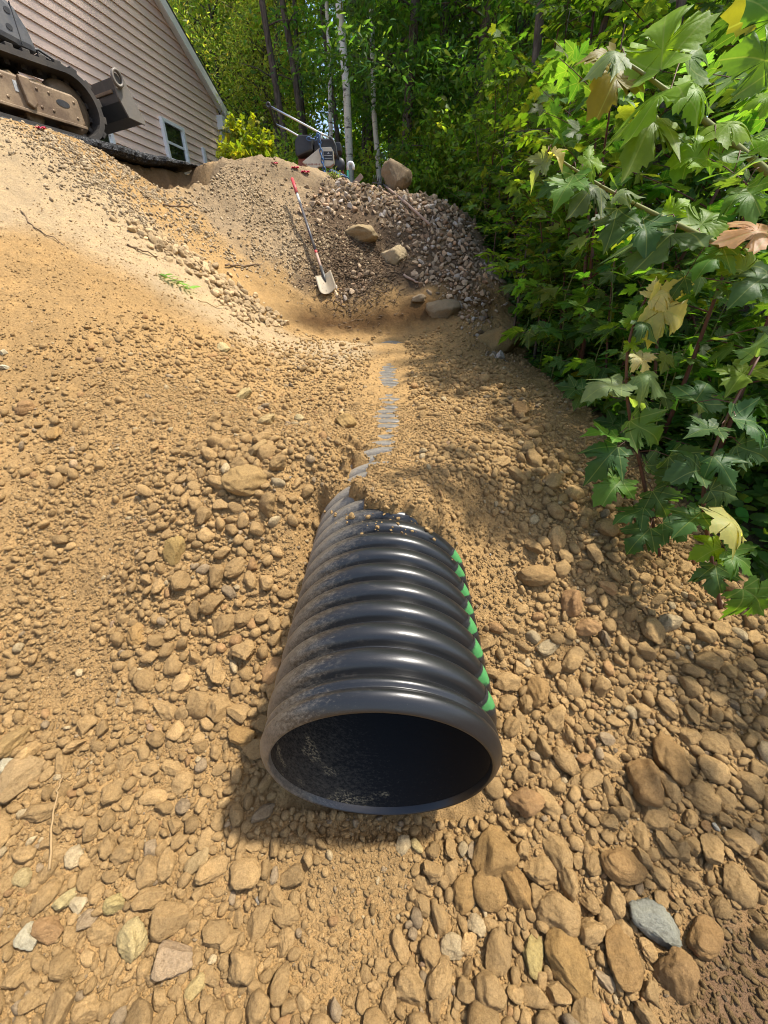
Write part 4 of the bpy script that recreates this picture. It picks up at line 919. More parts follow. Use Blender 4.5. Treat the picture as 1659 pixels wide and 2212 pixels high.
# ------------------------------------------------------------------ crushed stone on the crest, cobble pile on the bank
def scatter(name, blobs, rmin, rmax, n, colf, mat1, label1, cat, grp, stuff_name, stuff_label, nind, tset, ztop=.5, pw=2.2, kk=.72):
    G = []; pl = {}
    tot = sum(b[2] ** 2 * b[3] for b in blobs)
    for (px, py, rad, wt) in blobs:
        c = hit(px, py)[:2]; m = int(n * rad ** 2 * wt / tot)
        ang = rng.random(m) * 6.283; q = np.abs(rng.normal(size=m)) * rad * .62
        xs, ys = c[0] + q * np.cos(ang), c[1] + q * np.sin(ang); rs = rmin + (rmax - rmin) * rng.random(m) ** pw
        G.append(np.c_[xs, ys, rs])
    G = np.concatenate(G); G = G[np.argsort(-G[:, 2])]; keep = []
    for i, (x, y, r) in enumerate(G):
        if free(x, y, r, kk): put_(x, y, r); keep.append(i)
    G = G[keep]; Z = H(G[:, 0], G[:, 1]); N_ = normal_at(G[:, 0], G[:, 1]); a, b, zc = proj(np.c_[G[:, :2], Z]); ap = G[:, 2] / zc; od = np.argsort(-ap); C = colf(len(G))
    for i in od[:nind]:
        x, y, r = G[i]; T = tset or TEMPL; ti = int(rng.integers(len(T))); o = link(name, templ_mesh(ti, mat1, T)); zs = np.abs(T[ti][0][:, 2]).max()
        o.location = Vector((x, y, Z[i])) + Vector(N_[i] * zs * r * rng.uniform(.05, .6)); o.rotation_euler = Matrix(rotm(rng, N_[i], .5)).to_euler(); o.scale = (r * 1.1, r * rng.uniform(.85, 1.1), r * rng.uniform(.9, 1.2)); o.color = (*C[i], 1)
        t = 'pale' if C[i].mean() > .36 else 'pinkish' if C[i][0] > 1.32 * C[i][2] and mat1 == 'crushed1' else 'grey' if mat1 == 'crushed1' else 'tan'
        where = label1(a[i], b[i]); lab = f'{t} {where}'; tag(o, lab, cat, lab.replace(' stone ', ' stones ').replace(' cobble ', ' cobbles '))
    if len(od) > nind: merged(stuff_name, od[nind:], 'crushed' if mat1 == 'crushed1' else 'stone', C, stuff_label, cat, G, Z, N_, lambda i: 2, (.1, .6), tset)
def crushed_col(n):
    b = np.exp(.28 * rng.normal(size=(n, 1))); c = np.array([.38, .288, .19]) * b; p = rng.random(n) < .3; c[p] *= np.array([1.08, .96, .90]); q = rng.random(n) < .25; c[q] *= np.array([.85, .86, .88]); w_ = rng.random(n) < .12; c[w_] = np.array([.52, .45, .37]); return c
scatter('crushed_stone', [(760, 415, .3, 1), (830, 430, .35, 1.1), (900, 455, .38, 1.3), (960, 490, .35, 1.3), (1000, 540, .3, 1), (1010, 590, .28, 1), (940, 560, .25, .8), (1030, 650, .2, .6), (990, 620, .2, .8), (700, 440, .22, .5), (660, 455, .12, .5), (930, 600, .2, .5), (1020, 690, .16, .5), (1070, 770, .12, .9), (1040, 730, .12, .8), (780, 600, .2, .2), (740, 640, .15, .15), (1000, 470, .3, 1)],
        .010, .052, 14000, crushed_col, 'crushed1', lambda px, py: 'angular crushed stone ' + ('along the crest beside the rake' if py < 450 else 'on the slope between rake and bushes' if px > 860 and py < 600 else 'by the shovel on the dark slope' if px < 860 else 'at the foot of the slope beside the mossy boulder'),
        'crushed stone', None, 'crushed_gravel', 'grey and pinkish crushed gravel spilled over the slope', 240, CRUSH, pw=2.6)
def cobble_col(n): return np.array([.47, .34, .19]) * np.exp(.16 * rng.normal(size=(n, 1)))
scatter('cobble', [(300, 500, .12, .5), (350, 530, .14, .8), (410, 560, .16, 1.2), (455, 590, .17, 1.3), (490, 630, .17, 1.4), (540, 660, .17, 1.4), (580, 685, .13, 1), (520, 685, .12, .6)], .014, .05, 2200, cobble_col, 'stone1',
        lambda px, py: 'rounded cobble ' + ('at the top of the cobble line on the pale bank' if py < 575 else 'in the cobble pile at the foot of the pale bank' if py > 640 else 'in the middle of the cobble line on the pale bank'), 'cobble', None, 'cobble_rubble', 'small rounded rubble between the cobbles on the bank', 130, ROUND, pw=1.3, kk=.6)
def pebble_col(n): return np.array([.38, .29, .18]) * np.exp(.22 * rng.normal(size=(n, 1)))
scatter('pebble', [(100, 300, .5, 1), (220, 400, .5, 1), (300, 470, .4, .8), (180, 350, .5, 1), (550, 420, .6, 1), (600, 480, .5, 1), (640, 560, .4, 1), (560, 540, .4, .6), (420, 440, .4, .7), (700, 520, .4, 1), (780, 560, .4, 1), (480, 390, .4, .8), (400, 510, .3, .6), (270, 370, .35, 1.4), (330, 425, .35, 1.2), (420, 490, .35, .8), (500, 560, .3, .6)], .005, .022, 13000, pebble_col, 'stone1', lambda a, b: 'pebble', 'pebble', None, 'bank_pebbles', 'small pale pebbles in the dirt of the upper bank', 0, None, kk=.4, pw=5)

# ------------------------------------------------------------------ small litter
def twig(name, mat, pix, rad, lab, cat, lift=.01, jit=.006):
    pts = []
    for px, py in pix:
        P = hit(px, py); P[2] += lift; pts.append(P)
    P = np.array(pts); t = np.linspace(0, len(P) - 1, len(P) * 4); Q = np.stack([np.interp(t, range(len(P)), P[:, i]) for i in range(3)], 1) + np.random.default_rng(len(lab)).normal(size=(len(t), 3)) * jit
    o = MB().tube(Q - Q[0], np.linspace(rad, rad * .5, len(Q)), 6).build(name, M[mat]); o.location = Q[0]; return tag(o, lab, cat)
twig('dry_stalk', 'straw', [(118, 1890), (122, 1800), (133, 1725), (143, 1690)], .0035, 'long dry straw stalk lying on the soil at lower left', 'stalk', .034, .002)
twig('root', 'root', [(48, 460), (65, 485), (95, 505), (150, 540)], .006, 'bare thin root lying on the smooth sand slope', 'root', .012)
twig('root', 'root', [(275, 607 - 75), (300, 545), (340, 560)], .010, 'short dark root end sticking out of the pale bank', 'root', .02)
twig('root', 'root', [(355, 447), (390, 449), (420, 446)], .010, 'horizontal root across the cut above the bank', 'root', .02, .008)
twig('root', 'root', [(485, 578), (530, 577), (565, 574)], .011, 'straight brown root below the cut bank', 'root', .02, .008)
twig('branch', 'wood', [(870, 600), (890, 610), (910, 618)], .018, 'broken pale branch piece on the debris slope', 'branch', .03)
twig('straw', 'straw', [(430, 655), (470, 668), (525, 662)], .005, 'thin dry straw arching over the foot of the pale bank', 'straw', .02)
twig('plastic_strip', 'pink', [(1478, 2070), (1488, 2082), (1498, 2092)], .004, 'small red plastic strip on brown soil at lower right', 'plastic strip', .012, .0)
def ribbon(px, py, wpx, lab):
    P = hit(px, py); s = float(proj(P)[2]); w_ = wpx / 830 * s; g = np.random.default_rng(int(px)); nx2, ny2 = 9, 4; V, F = [], []
    for i in range(nx2):
        for j in range(ny2): V.append(((i / 8 - .5) * w_, (j / 3 - .5) * w_ * .5 + .3 * w_ * math.sin(i * 1.3) * .3, .06 * w_ + .22 * w_ * abs(math.sin(i * 1.9 + j)) + .05 * w_ * g.random()))
    for i in range(nx2 - 1):
        for j in range(ny2 - 1): a = i * ny2 + j; F.append((a, a + 1, a + ny2 + 1, a + ny2))
    o = link('marking_ribbon', tri_mesh('marking_ribbon', V, F, M['pink'])); o.modifiers.new('thick', 'SOLIDIFY').thickness = .002; o.location = P; tag(o, lab, 'ribbon')
ribbon(594, 356, 13, 'crumpled bright pink marking ribbon at the top of the dirt crest'); ribbon(638, 366, 16, 'pink marking ribbon half covered by dirt below the compactor'); ribbon(660, 376, 18, 'torn pink marking ribbon among dark clods beside the compactor guard')
ribbon(90, 282, 20, 'faded pink ribbon scrap on the gravel below the excavator track'); ribbon(878, 2118, 7, 'tiny pink plastic scrap between the foreground stones')

# ------------------------------------------------------------------ leaves
def mirror(h): return h + [(-x, y) for x, y in h[::-1] if abs(x) > 1e-6]
MAPLE_H = np.array(mirror([(0, .02), (.05, -.03), (.12, -.09), (.2, -.08), (.27, -.13), (.40, -.08), (.36, -.02), (.38, .03), (.31, .06), (.38, .10), (.46, .10), (.44, .17), (.52, .20), (.50, .27), (.60, .33), (.585, .40), (.70, .56), (.57, .52), (.54, .58), (.45, .53), (.42, .60), (.33, .52), (.22, .45), (.20, .52), (.25, .62), (.34, .70), (.26, .73), (.27, .80), (.19, .82), (.18, .90), (.09, .95), (0, 1.12)]))
MAPLE_O = np.array(mirror([(0, .02), (.09, -.07), (.21, -.10), (.37, -.05), (.31, .05), (.41, .12), (.40, .19), (.53, .30), (.52, .38), (.62, .56), (.45, .50), (.41, .56), (.30, .50), (.20, .44), (.21, .58), (.30, .68), (.20, .73), (.19, .82), (.09, .90), (0, 1.07)]))
OVAL_O = np.array(mirror([(0, 0), (.14, .08), (.23, .25), (.25, .45), (.20, .68), (.10, .88), (0, 1.02)])); LANCE_O = np.array(mirror([(0, 0), (.07, .12), (.11, .35), (.09, .65), (.04, .88), (0, 1)]))
def leaf_t(out, c=(0, .3), rings=1, bend=.25, fold=.18):
    n = len(out); c = np.array(c); pts = [c[None]]; F = []
    for k in range(1, rings + 1): pts.append(c + (out - c) * k / rings)
    P = np.concatenate(pts)
    for i in range(n): F.append((0, 1 + i, 1 + (i + 1) % n))
    for k in range(1, rings):
        for i in range(n):
            a, b = 1 + (k - 1) * n + i, 1 + (k - 1) * n + (i + 1) % n; d, e = a + n, b + n; F += [(a, d, e), (a, e, b)]
    z = fold * np.abs(P[:, 0]) - bend * np.maximum(0, P[:, 1] - .15) ** 2 - bend * 1.2 * P[:, 0] ** 2
    return np.c_[P, z], np.array(F)
_lg = np.random.default_rng(77)
def vary(o): return o * (1 + .03 * _lg.normal(size=(len(o), 1))) * np.array([_lg.uniform(.85, 1.1), 1]) + np.array([.04 * _lg.normal(), 0]) * o[:, 1:2]
def curl(t, amt):
    V, F = t; V = V.copy(); ph = _lg.uniform(0, 6.3, 3); V[:, 2] += amt * (np.sin(V[:, 0] * 5 + ph[0]) * .09 + np.sin(V[:, 1] * 6 + ph[1]) * .07 + V[:, 0] * _lg.normal() * .25); return V, F
LT = {'maple': leaf_t(MAPLE_O), 'maple2': leaf_t(MAPLE_O, rings=3), 'maple_droop': leaf_t(MAPLE_O, rings=3, bend=.7, fold=.3), 'oval': leaf_t(OVAL_O, (0, .42)), 'oval2': leaf_t(OVAL_O, (0, .42), 2), 'lance': leaf_t(LANCE_O, (0, .4)),
      'rhomb': (np.array([[0, 0, 0], [.3, .45, .03], [0, 1, -.1], [-.3, .45, .03]]), np.array([(0, 1, 2), (0, 2, 3)])),
      'spray': (np.array([[0, 0, 0], [.16, .3, .0], [.08, .75, -.06], [0, 1, -.12], [-.08, .75, -.06], [-.16, .3, 0]]), np.array([(0, 1, 5), (1, 2, 5), (2, 4, 5), (2, 3, 4)]))}
for _k in range(6):
    LT[f'maple2_{_k}'] = curl(leaf_t(vary(MAPLE_H), rings=4, bend=_lg.uniform(.1, .5), fold=_lg.uniform(-.05, .4)), 1.0); LT[f'maple_droop_{_k}'] = curl(leaf_t(vary(MAPLE_H), rings=4, bend=_lg.uniform(.35, .6), fold=_lg.uniform(.0, .4)), 1.3)
def leaves(kind, pos, dirs, nrms, size, cols, roll=.15):
    T, F = LT[kind]; n = len(pos); d = dirs / np.linalg.norm(dirs, axis=1, keepdims=True); z = nrms - d * (nrms * d).sum(1, keepdims=True); z /= np.linalg.norm(z, axis=1, keepdims=True) + 1e-9; x = np.cross(d, z)
    S = np.asarray(size).reshape(-1, 1, 1); V = pos[:, None] + S * (T[None, :, 0:1] * x[:, None] + T[None, :, 1:2] * d[:, None] + T[None, :, 2:3] * z[:, None])
    FF = (F[None] + (np.arange(n) * len(T))[:, None, None]).reshape(-1, 3); return V.reshape(-1, 3), FF, np.repeat(cols, len(T), 0), np.tile(T[:, :2], (n, 1))
def joinl(lst):
    off = 0; A = [[], [], [], []]
    for V, F, C, U in lst: A[0].append(V); A[1].append(F + off); A[2].append(C); A[3].append(U); off += len(V)
    return [np.concatenate(a) for a in A]
GREEN = np.array([.068, .142, .028])
def leafcol(n, base=GREEN, var=.22, new=.03, g=rng):
    c = base * np.exp(var * g.normal(size=(n, 1))) * (1 + .12 * g.normal(size=(n, 3))); m = g.random(n) < new; c[m] = np.array([.15, .19, .03]) * (.7 + .6 * g.random((m.sum(), 1))); return np.clip(c, .008, .6)
def dup(src, loc, rz, sc, label, cat, group):
    o = src.copy(); COL.objects.link(o); o.location = loc; o.rotation_euler = (random.uniform(-.06, .06), random.uniform(-.06, .06), rz); o.scale = sc if hasattr(sc, '__len__') else (sc,) * 3
    for c in src.children:
        k = c.copy(); COL.objects.link(k); k.parent = o
    tag(o, label, cat, group); return o
def plant(name, stems, lv, stemmat='stem', leafmat='leaf', partn=('stem', 'leaves')):
    r = root(name, (0, 0, 0)); b = MB()
    for pts, rad in stems: b.tube(pts, rad, 6)
    b.build(partn[0], M[stemmat], r); V, F, C, U = joinl(lv); link(partn[1], tri_mesh(partn[1], V, F, M[leafmat], C, U), r); return r
def sapling(name, h, nb, lsz, seed, kind='maple', lean=.15, col=GREEN, per=7, new=.05, low=.12, mat='leaf'):
    g = np.random.default_rng(seed); stems, L = [], []; top = np.array([lean * h * g.normal(), lean * h * g.normal(), h]); ts = np.linspace(0, 1, 7)
    st = np.stack([top * t + np.array([.03 * h * math.sin(3 * t + seed), .03 * h * math.cos(2.3 * t + seed), 0]) * t for t in ts]); st -= st[0]; st[0, 2] = -.06
    stems.append((st, np.linspace(.006 + .006 * h, .003, 7))); P, D, Nn, S = [], [], [], []
    for k in range(nb):
        t = low + (1 - low) * (k + g.random() * .6) / nb; p = np.array([np.interp(t, ts, st[:, i]) for i in range(3)]); az = k * 2.4 + g.normal() * .4; ln = h * (.12 + .26 * (1 - t) ** .7) * g.uniform(.7, 1.3) + .06
        d = np.array([math.cos(az), math.sin(az), g.uniform(.15, .7)]); q = [p + d * ln * u - np.array([0, 0, .12 * ln * u * u]) for u in np.linspace(0, 1, 5)]; stems.append((q, np.linspace(.003 + .002 * h * (1 - t), .0015, 5)))
        m = max(2, int(per * ln / (.3 * h + .1) * 1.2))
        for j in range(m):
            u = (j + .6 + .3 * g.random()) / m; b0 = p + d * ln * u - np.array([0, 0, .12 * ln * u * u])
            for sgn in (-1, 1):
                s2 = np.array([-d[1], d[0], 0]) * sgn; dd = s2 * g.uniform(.6, 1.2) + d * g.uniform(.2, .9) + np.array([0, 0, g.uniform(-.75, .1)]) + .25 * g.normal(size=3)
                pt = b0 + (s2 * .6 + d * .4) * lsz * g.uniform(.3, .7); P.append(pt); D.append(dd); Nn.append(np.array([0, 0, 1]) + .45 * g.normal(size=3)); S.append(lsz * g.uniform(.6, 1.15)); 
    P, D, Nn, S = map(np.array, (P, D, Nn, S)); L.append(leaves(kind, P, D, Nn, S, leafcol(len(P), col, .22, new, g))); return plant(name, stems, L, 'redstem' if kind.startswith('maple') else 'stem', mat)
def ashlike(name, h, seed, col, n=14, lsz=.085):
    g = np.random.default_rng(seed); stems = []; P, D, Nn, S = [], [], [], []; st = [np.array([.1 * h * u * u, 0, h * u]) for u in np.linspace(0, 1, 6)]; st[0] = st[0] - np.array([0, 0, .06]); stems.append((st, np.linspace(.022, .005, 6)))
    for k in range(n):
        t = .25 + .75 * k / n; p = np.array([.1 * h * t * t, 0, h * t]); az = k * 2.4 + g.normal() * .3; d = np.array([math.cos(az), math.sin(az), g.uniform(.1, .6)]); ln = g.uniform(.35, .7) * (1.15 - .5 * t); q = [p + d * ln * u for u in np.linspace(0, 1, 4)]; stems.append((q, np.linspace(.006, .003, 4)))
        for j in range(4):
            b0 = p + d * ln * (.35 + .65 * j / 3); a2 = g.uniform(0, 6.28); rd = d * .5 + np.array([math.cos(a2), math.sin(a2), g.uniform(-.2, .4)]); rd /= np.linalg.norm(rd); rl = .32; nn2 = np.array([0, 0, 1]) + .3 * g.normal(size=3)
            q = [b0 + rd * rl * u - np.array([0, 0, .08 * u * u]) for u in np.linspace(0, 1, 4)]; stems.append((q, np.linspace(.002, .0012, 4))); sdv = np.cross(rd, nn2); sdv /= np.linalg.norm(sdv)
            for m in range(4):
                for sg in (-1, 1): P.append(b0 + rd * rl * (.2 + .24 * m) - np.array([0, 0, .08 * (.2 + .24 * m) ** 2])); D.append(sdv * sg + rd * .55 + np.array([0, 0, -.25])); Nn.append(nn2 + .2 * g.normal(size=3)); S.append(lsz * g.uniform(.8, 1.2))
            P.append(q[-1]); D.append(rd); Nn.append(nn2); S.append(lsz * 1.2)
    P, D, Nn, S = map(np.array, (P, D, Nn, S)); return plant(name, stems, [leaves('oval2', P, D, Nn, S, leafcol(len(P), col, .18, .0, g))], 'bark', 'leaf2')
def shrub(name, h, rad, n, lsz, seed, kind='oval', col=GREEN, var=.25, mat='leaf2', new=0.):
    g = np.random.default_rng(seed); stems = []; nb = 26; tips = []
    for k in range(nb):
        az = g.uniform(0, 6.283); q = rad * math.sqrt(g.random()); tip = np.array([q * math.cos(az), q * math.sin(az), h * (1 - .55 * (q / rad) ** 2) * g.uniform(.45, 1)]); pts = [tip * np.array([u ** 1.3, u ** 1.3, u]) for u in np.linspace(0, 1, 5)]; pts[0] = pts[0] - np.array([0, 0, .05]); stems.append((pts, np.linspace(.008, .002, 5))); tips.append(tip)
    tips = np.array(tips); b = tips[g.integers(nb, size=n)]; u = g.random((n, 1)) ** .55; P = b * np.concatenate([u ** 1.3, u ** 1.3, u], 1) + g.normal(size=(n, 3)) * np.array([.09, .09, .07]) * rad ** .5; P[:, 2] = np.maximum(P[:, 2], .02)
    D = P * np.array([1, 1, 0]) / rad + g.normal(size=(n, 3)) * .7 + np.array([0, 0, -.1]); Nn = np.array([0, 0, 1.]) + .55 * g.normal(size=(n, 3)); S = lsz * g.uniform(.6, 1.2, n); return plant(name, stems, [leaves(kind, P, D, Nn, S, leafcol(n, col, var, new, g))], 'stem', mat)
def herb(name, h, seed, lsz=.11, col=GREEN * 1.35):
    g = np.random.default_rng(seed); st = [np.array([.08 * h * u * u * g.normal(), .08 * h * u * u, h * u]) for u in np.linspace(0, 1, 6)]; st[0][2] = -.04; P, D, Nn, S = [], [], [], []; n = int(h / .028)
    for k in range(n):
        t = .12 + .88 * k / n; p = np.array([np.interp(t, np.linspace(0, 1, 6), np.array(st)[:, i]) for i in range(3)]); az = k * 2.4; P.append(p); D.append(np.array([math.cos(az), math.sin(az), .55 - .5 * (1 - t) + .6 * (t > .9)])); Nn.append(np.array([0, 0, 1]) + .2 * g.normal(size=3)); S.append(lsz * (1.1 - .75 * t ** 2) * g.uniform(.8, 1.2))
    P, D, Nn, S = map(np.array, (P, D, Nn, S)); return plant(name, [(st, np.linspace(.005, .002, 6))], [leaves('lance', P, D, Nn, S, leafcol(n, col, .15, 0, g))], 'stem', 'leaf2')

BR = np.array([.13, .21, .025])
SAP = [sapling('maple_sapling', 1.15, 9, .13, 11, per=5), sapling('maple_sapling', 1.9, 14, .135, 12, per=7), sapling('maple_sapling', 1.5, 12, .12, 13, per=7, new=.09), sapling('maple_sapling', 2.6, 22, .12, 14, per=9)]
YT = [sapling('young_maple', 4.6, 44, .125, 21, per=15, lean=.06, low=.1), sapling('young_maple', 5.4, 52, .12, 22, per=16, lean=.06, low=.08, col=GREEN * 1.1)]
ASH = [ashlike('ash_sapling', 2.6, 31, BR, 16), ashlike('ash_sapling', 3.4, 32, BR * .9, 20)]
SHR = [shrub('leafy_shrub', 1.3, .75, 1500, .075, 41), shrub('leafy_shrub', 1.8, .9, 2200, .07, 42, col=GREEN * .9), shrub('leafy_shrub', 1.0, .6, 700, .10, 43, 'maple', GREEN * .95, mat='leaf')]
HRB = [herb('tall_herb', .95, 51), herb('tall_herb', .7, 52), herb('tall_herb', 1.2, 53, .12)]
used = set()
def place(T, k, x, y, rz, sc, label, cat, group=None):
    src = T[k % len(T)]; z = hpt(x, y)
    if id(src) not in used:
        used.add(id(src)); src.location = (x, y, z); src.rotation_euler = (0, 0, rz); src.scale = (sc,) * 3; tag(src, label, cat, group); return src
    return dup(src, (x, y, z), rz, sc, label, cat, group)
gp = random.Random(5)
rb = lambda y: float(RIGHT(y))
# front edge, then deeper ranks of the thicket right of the trench
n = 0
for y in np.arange(1.15, 7.4, .27):
    x = rb(y) + .22 + gp.uniform(0, .22); k = gp.randrange(4)
    zone = 'near the camera' if y < 2 else 'beside the trench' if y < 4.6 else 'beside the crushed stone slope'
    if y < 1.8: x += .35
    k = k if y > 3 else k % 3
    place(SAP, k, x, y, gp.uniform(0, 6), gp.uniform(.75, 1.05), f'dark green maple sapling at the front edge of the thicket {zone}', 'sapling', f'maple saplings along the front edge {zone}'); n += 1
for y in np.arange(1.0, 8.4, .42):
    x = rb(y) + .75 + gp.uniform(0, .4) + (.25 if y < 2 else 0)
    if n % 2: place(SHR, gp.randrange(3), x, y, gp.uniform(0, 6), gp.uniform(.8, 1.2), 'dense dark green shrub behind the front maple saplings', 'shrub', 'shrubs behind the front saplings')
    else: place(SAP, 1 + gp.randrange(3), x, y, gp.uniform(0, 6), gp.uniform(.7, .95), 'taller maple sapling in the second rank of the thicket', 'sapling', 'maple saplings of the second rank')
    n += 1
for i, (x, y) in enumerate([(3.9, 3.0), (3.7, 3.6), (3.3, 4.4), (3.6, 5.2), (3.1, 6.0), (3.8, 6.6), (2.9, 7.2), (3.6, 7.9), (4.6, 4.2), (4.8, 5.8), (4.7, 7.4), (5.0, 3.0), (5.6, 3.6), (5.8, 5.2)]):
    place(YT, i, x + gp.uniform(-.15, .15), y, gp.uniform(0, 6), gp.uniform(.85, 1.15), 'young maple tree with a slender trunk in the thicket at the right', 'tree', 'young maples in the right hand thicket'.replace('right hand ', ''))
for i, (x, y, s) in enumerate([(1.5, 4.9, .78), (1.72, 5.5, .72), (1.6, 4.35, .8), (1.5, 6.3, .5), (2.0, 4.9, .95), (1.75, 6.0, .6), (2.3, 5.4, 1.0)]):
    place(ASH, i, x, y, gp.uniform(0, 6), s, 'bright yellow green ash sapling with paired leaflets above the dark maples', 'sapling', 'ash saplings above the maples')
for i, (x, y) in enumerate([(1.42, 2.75), (1.55, 2.55), (1.7, 2.35), (1.65, 2.9), (1.5, 2.05), (1.85, 2.1), (1.38, 3.3), (1.6, 3.4), (2.0, 2.6), (1.5, 3.9)]):
    place(HRB, i, x, y, gp.uniform(0, 6), gp.uniform(.8, 1.05), 'upright herb with narrow pointed leaves at the thicket edge', 'herb', 'narrow leaved herbs at the thicket edge')
# low ground cover under the thicket
N = 15000; y = rng.uniform(.9, 8, N); x = RIGHT(y) + np.abs(rng.normal(size=N)) * 1.1 + .02; P = np.stack([x, y, H(x, y) + .02 + .22 * rng.random(N) ** 1.5 * np.clip((x - RIGHT(y)) * 3, .1, 1)], 1); D = rng.normal(size=(N, 3)) * np.array([1, 1, .3]); Nn = np.array([-.2, -.1, 1.]) + .4 * rng.normal(size=(N, 3))
V, F, C, U = leaves('oval', P, D, Nn, .05 + .05 * rng.random(N), leafcol(N, GREEN * .95)); tag(link('ground_cover', tri_mesh('ground_cover', V, F, M['leaf2'], C, U)), 'low green ground cover under the thicket', 'ground cover', None, 'stuff')

# ------------------------------------------------------------------ near maple branches and the sapling by the slope
def hero(name, label, cat, stem, leaflist, rads, mat='redstem', seed=1, rootxy=None):
    """stem: (px, py, s) points; leaves: (base px, py, tip px, py, s, colour, facing, kind)"""
    g = np.random.default_rng(seed); pts = np.array([at(*p) for p in stem])
    if rootxy: pts = np.vstack([[(rootxy[0], rootxy[1], hpt(*rootxy) - .05)], [(rootxy[0] - .05, rootxy[1], hpt(*rootxy) + .6 * (pts[0][2] - hpt(*rootxy)))], pts])
    t = np.linspace(0, len(pts) - 1, len(pts) * 4); Q = np.stack([np.interp(t, range(len(pts)), pts[:, i]) for i in range(3)], 1)
    for _ in range(3): Q[1:-1] = (Q[:-2] + Q[1:-1] * 2 + Q[2:]) / 4
    o0 = Q[0].copy(); stems = [(Q - o0, np.linspace(*rads, len(Q)))]; pet = MB(); L = []
    for bx, by, tx, ty, s, col, fc, kd in leaflist:
        b, tp = at(bx, by, s), at(tx, ty, s + g.normal() * .03); i = np.argmin(np.linalg.norm(Q - b, axis=1) + .3 * np.abs(Q[:, 2] - b[2])); a = Q[i]; mid = (a + b) / 2 + np.array([0, 0, .015])
        pet.tube([a - o0, mid - o0, b - o0], [.0022, .0016, .0013], 6)
        v = np.array([0, 0, CAMZ]) - b; v /= np.linalg.norm(v); nn2 = fc * v + (1 - fc) * np.array([0, 0, 1]) + .12 * g.normal(size=3); d = tp - b; sz = np.linalg.norm(d) / 1.2
        L.append(leaves(f'{kd}_{g.integers(6)}', (b - o0)[None], d[None], nn2[None], [sz], np.array(col)[None] * (1 + .06 * g.normal(size=(1, 3)))))
    r = root(name, tuple(o0), 0, label, cat); b = MB()
    for p, rd in stems: b.tube(p, rd, 8)
    so = b.build('stem', M[mat], r); pm = bpy.data.meshes.new('petiole'); pet.bm.to_mesh(pm); pet.bm.free(); b2 = bmesh.new(); b2.from_mesh(so.data); k0 = len(b2.faces); b2.from_mesh(pm); b2.faces.ensure_lookup_table()
    for f in b2.faces[k0:]: f.material_index = 1
    b2.to_mesh(so.data); b2.free(); so.data.materials.append(M['redstem']); bpy.data.meshes.remove(pm); V, F, C, U = joinl(L); link('leaves', tri_mesh('leaves', V, F, M['leaf'], C, U), r); return r
G1, G2, G3 = (.15, .28, .015), (.085, .18, .025), (.055, .115, .034); PALE, YEL, OLV, PNK, YG = (.15, .22, .09), (.38, .36, .13), (.16, .15, .025), (.46, .25, .15), (.13, .21, .02)
m2, md = 'maple2', 'maple_droop'
hero('maple_branch', 'bright backlit maple branch reaching in at the upper right', 'branch', [(1760, 470, 1.25), (1659, 370, 1.2), (1560, 290, 1.15), (1480, 225, 1.1), (1400, 165, 1.08), (1335, 122, 1.06)],
     [(1428, 152, 1442, -12, 1.05, G1, .75, m2), (1350, 122, 1255, 150, 1.02, PALE, .45, m2), (1345, 135, 1290, 255, 1.10, OLV, .8, m2), (1448, 200, 1338, 305, 1.06, G1, .75, m2), (1462, 205, 1578, 212, 1.08, G1, .7, m2), (1425, 255, 1350, 360, 1.14, YG, .7, m2), (1545, 300, 1618, 235, 1.1, G1, .7, m2), (1530, 335, 1432, 350, 1.12, G1, .65, m2), (1560, 330, 1625, 300, 1.15, G2, .5, m2), (1585, 375, 1610, 330, 1.15, PALE, .7, md), (1610, 400, 1655, 470, 1.18, G2, .6, m2), (1500, 300, 1470, 390, 1.16, G2, .6, m2), (1470, 130, 1540, 100, 1.2, G2, .6, m2), (1640, 330, 1700, 260, 1.15, G1, .7, m2)], (.016, .003), 'stem', 2, (2.05, 1.55))
hero('maple_branch', 'low maple branch with drooping pale leaves and red stalks at the right', 'branch', [(1800, 720, 1.5), (1659, 600, 1.42), (1600, 555, 1.38), (1520, 510, 1.34), (1400, 455, 1.3), (1290, 398, 1.28), (1185, 328, 1.25)],
     [(1182, 330, 1130, 405, 1.24, PALE, .6, md), (1192, 322, 1225, 345, 1.25, YEL, .6, md), (1245, 365, 1195, 450, 1.25, G2, .7, m2), (1255, 358, 1320, 345, 1.27, G1, .5, m2), (1295, 405, 1225, 455, 1.28, G3, .65, m2), (1325, 425, 1405, 408, 1.28, PALE, .5, m2), (1340, 440, 1310, 545, 1.3, G3, .7, m2), (1385, 450, 1330, 480, 1.3, G2, .5, md), (1390, 470, 1400, 560, 1.32, G3, .7, m2), (1455, 512, 1362, 580, 1.32, G3, .75, m2), (1440, 465, 1500, 420, 1.36, G1, .5, m2), (1500, 500, 1560, 440, 1.36, YG, .5, m2), (1560, 540, 1500, 600, 1.36, G2, .6, m2), (1655, 505, 1530, 520, 1.3, PNK, .7, m2), (1630, 590, 1545, 570, 1.36, YG, .5, m2), (1660, 590, 1570, 665, 1.34, G3, .7, m2), (1640, 640, 1700, 560, 1.4, G2, .6, m2), (1480, 600, 1440, 660, 1.42, G3, .6, m2)], (.016, .003), 'stem', 3, (2.15, 1.75))
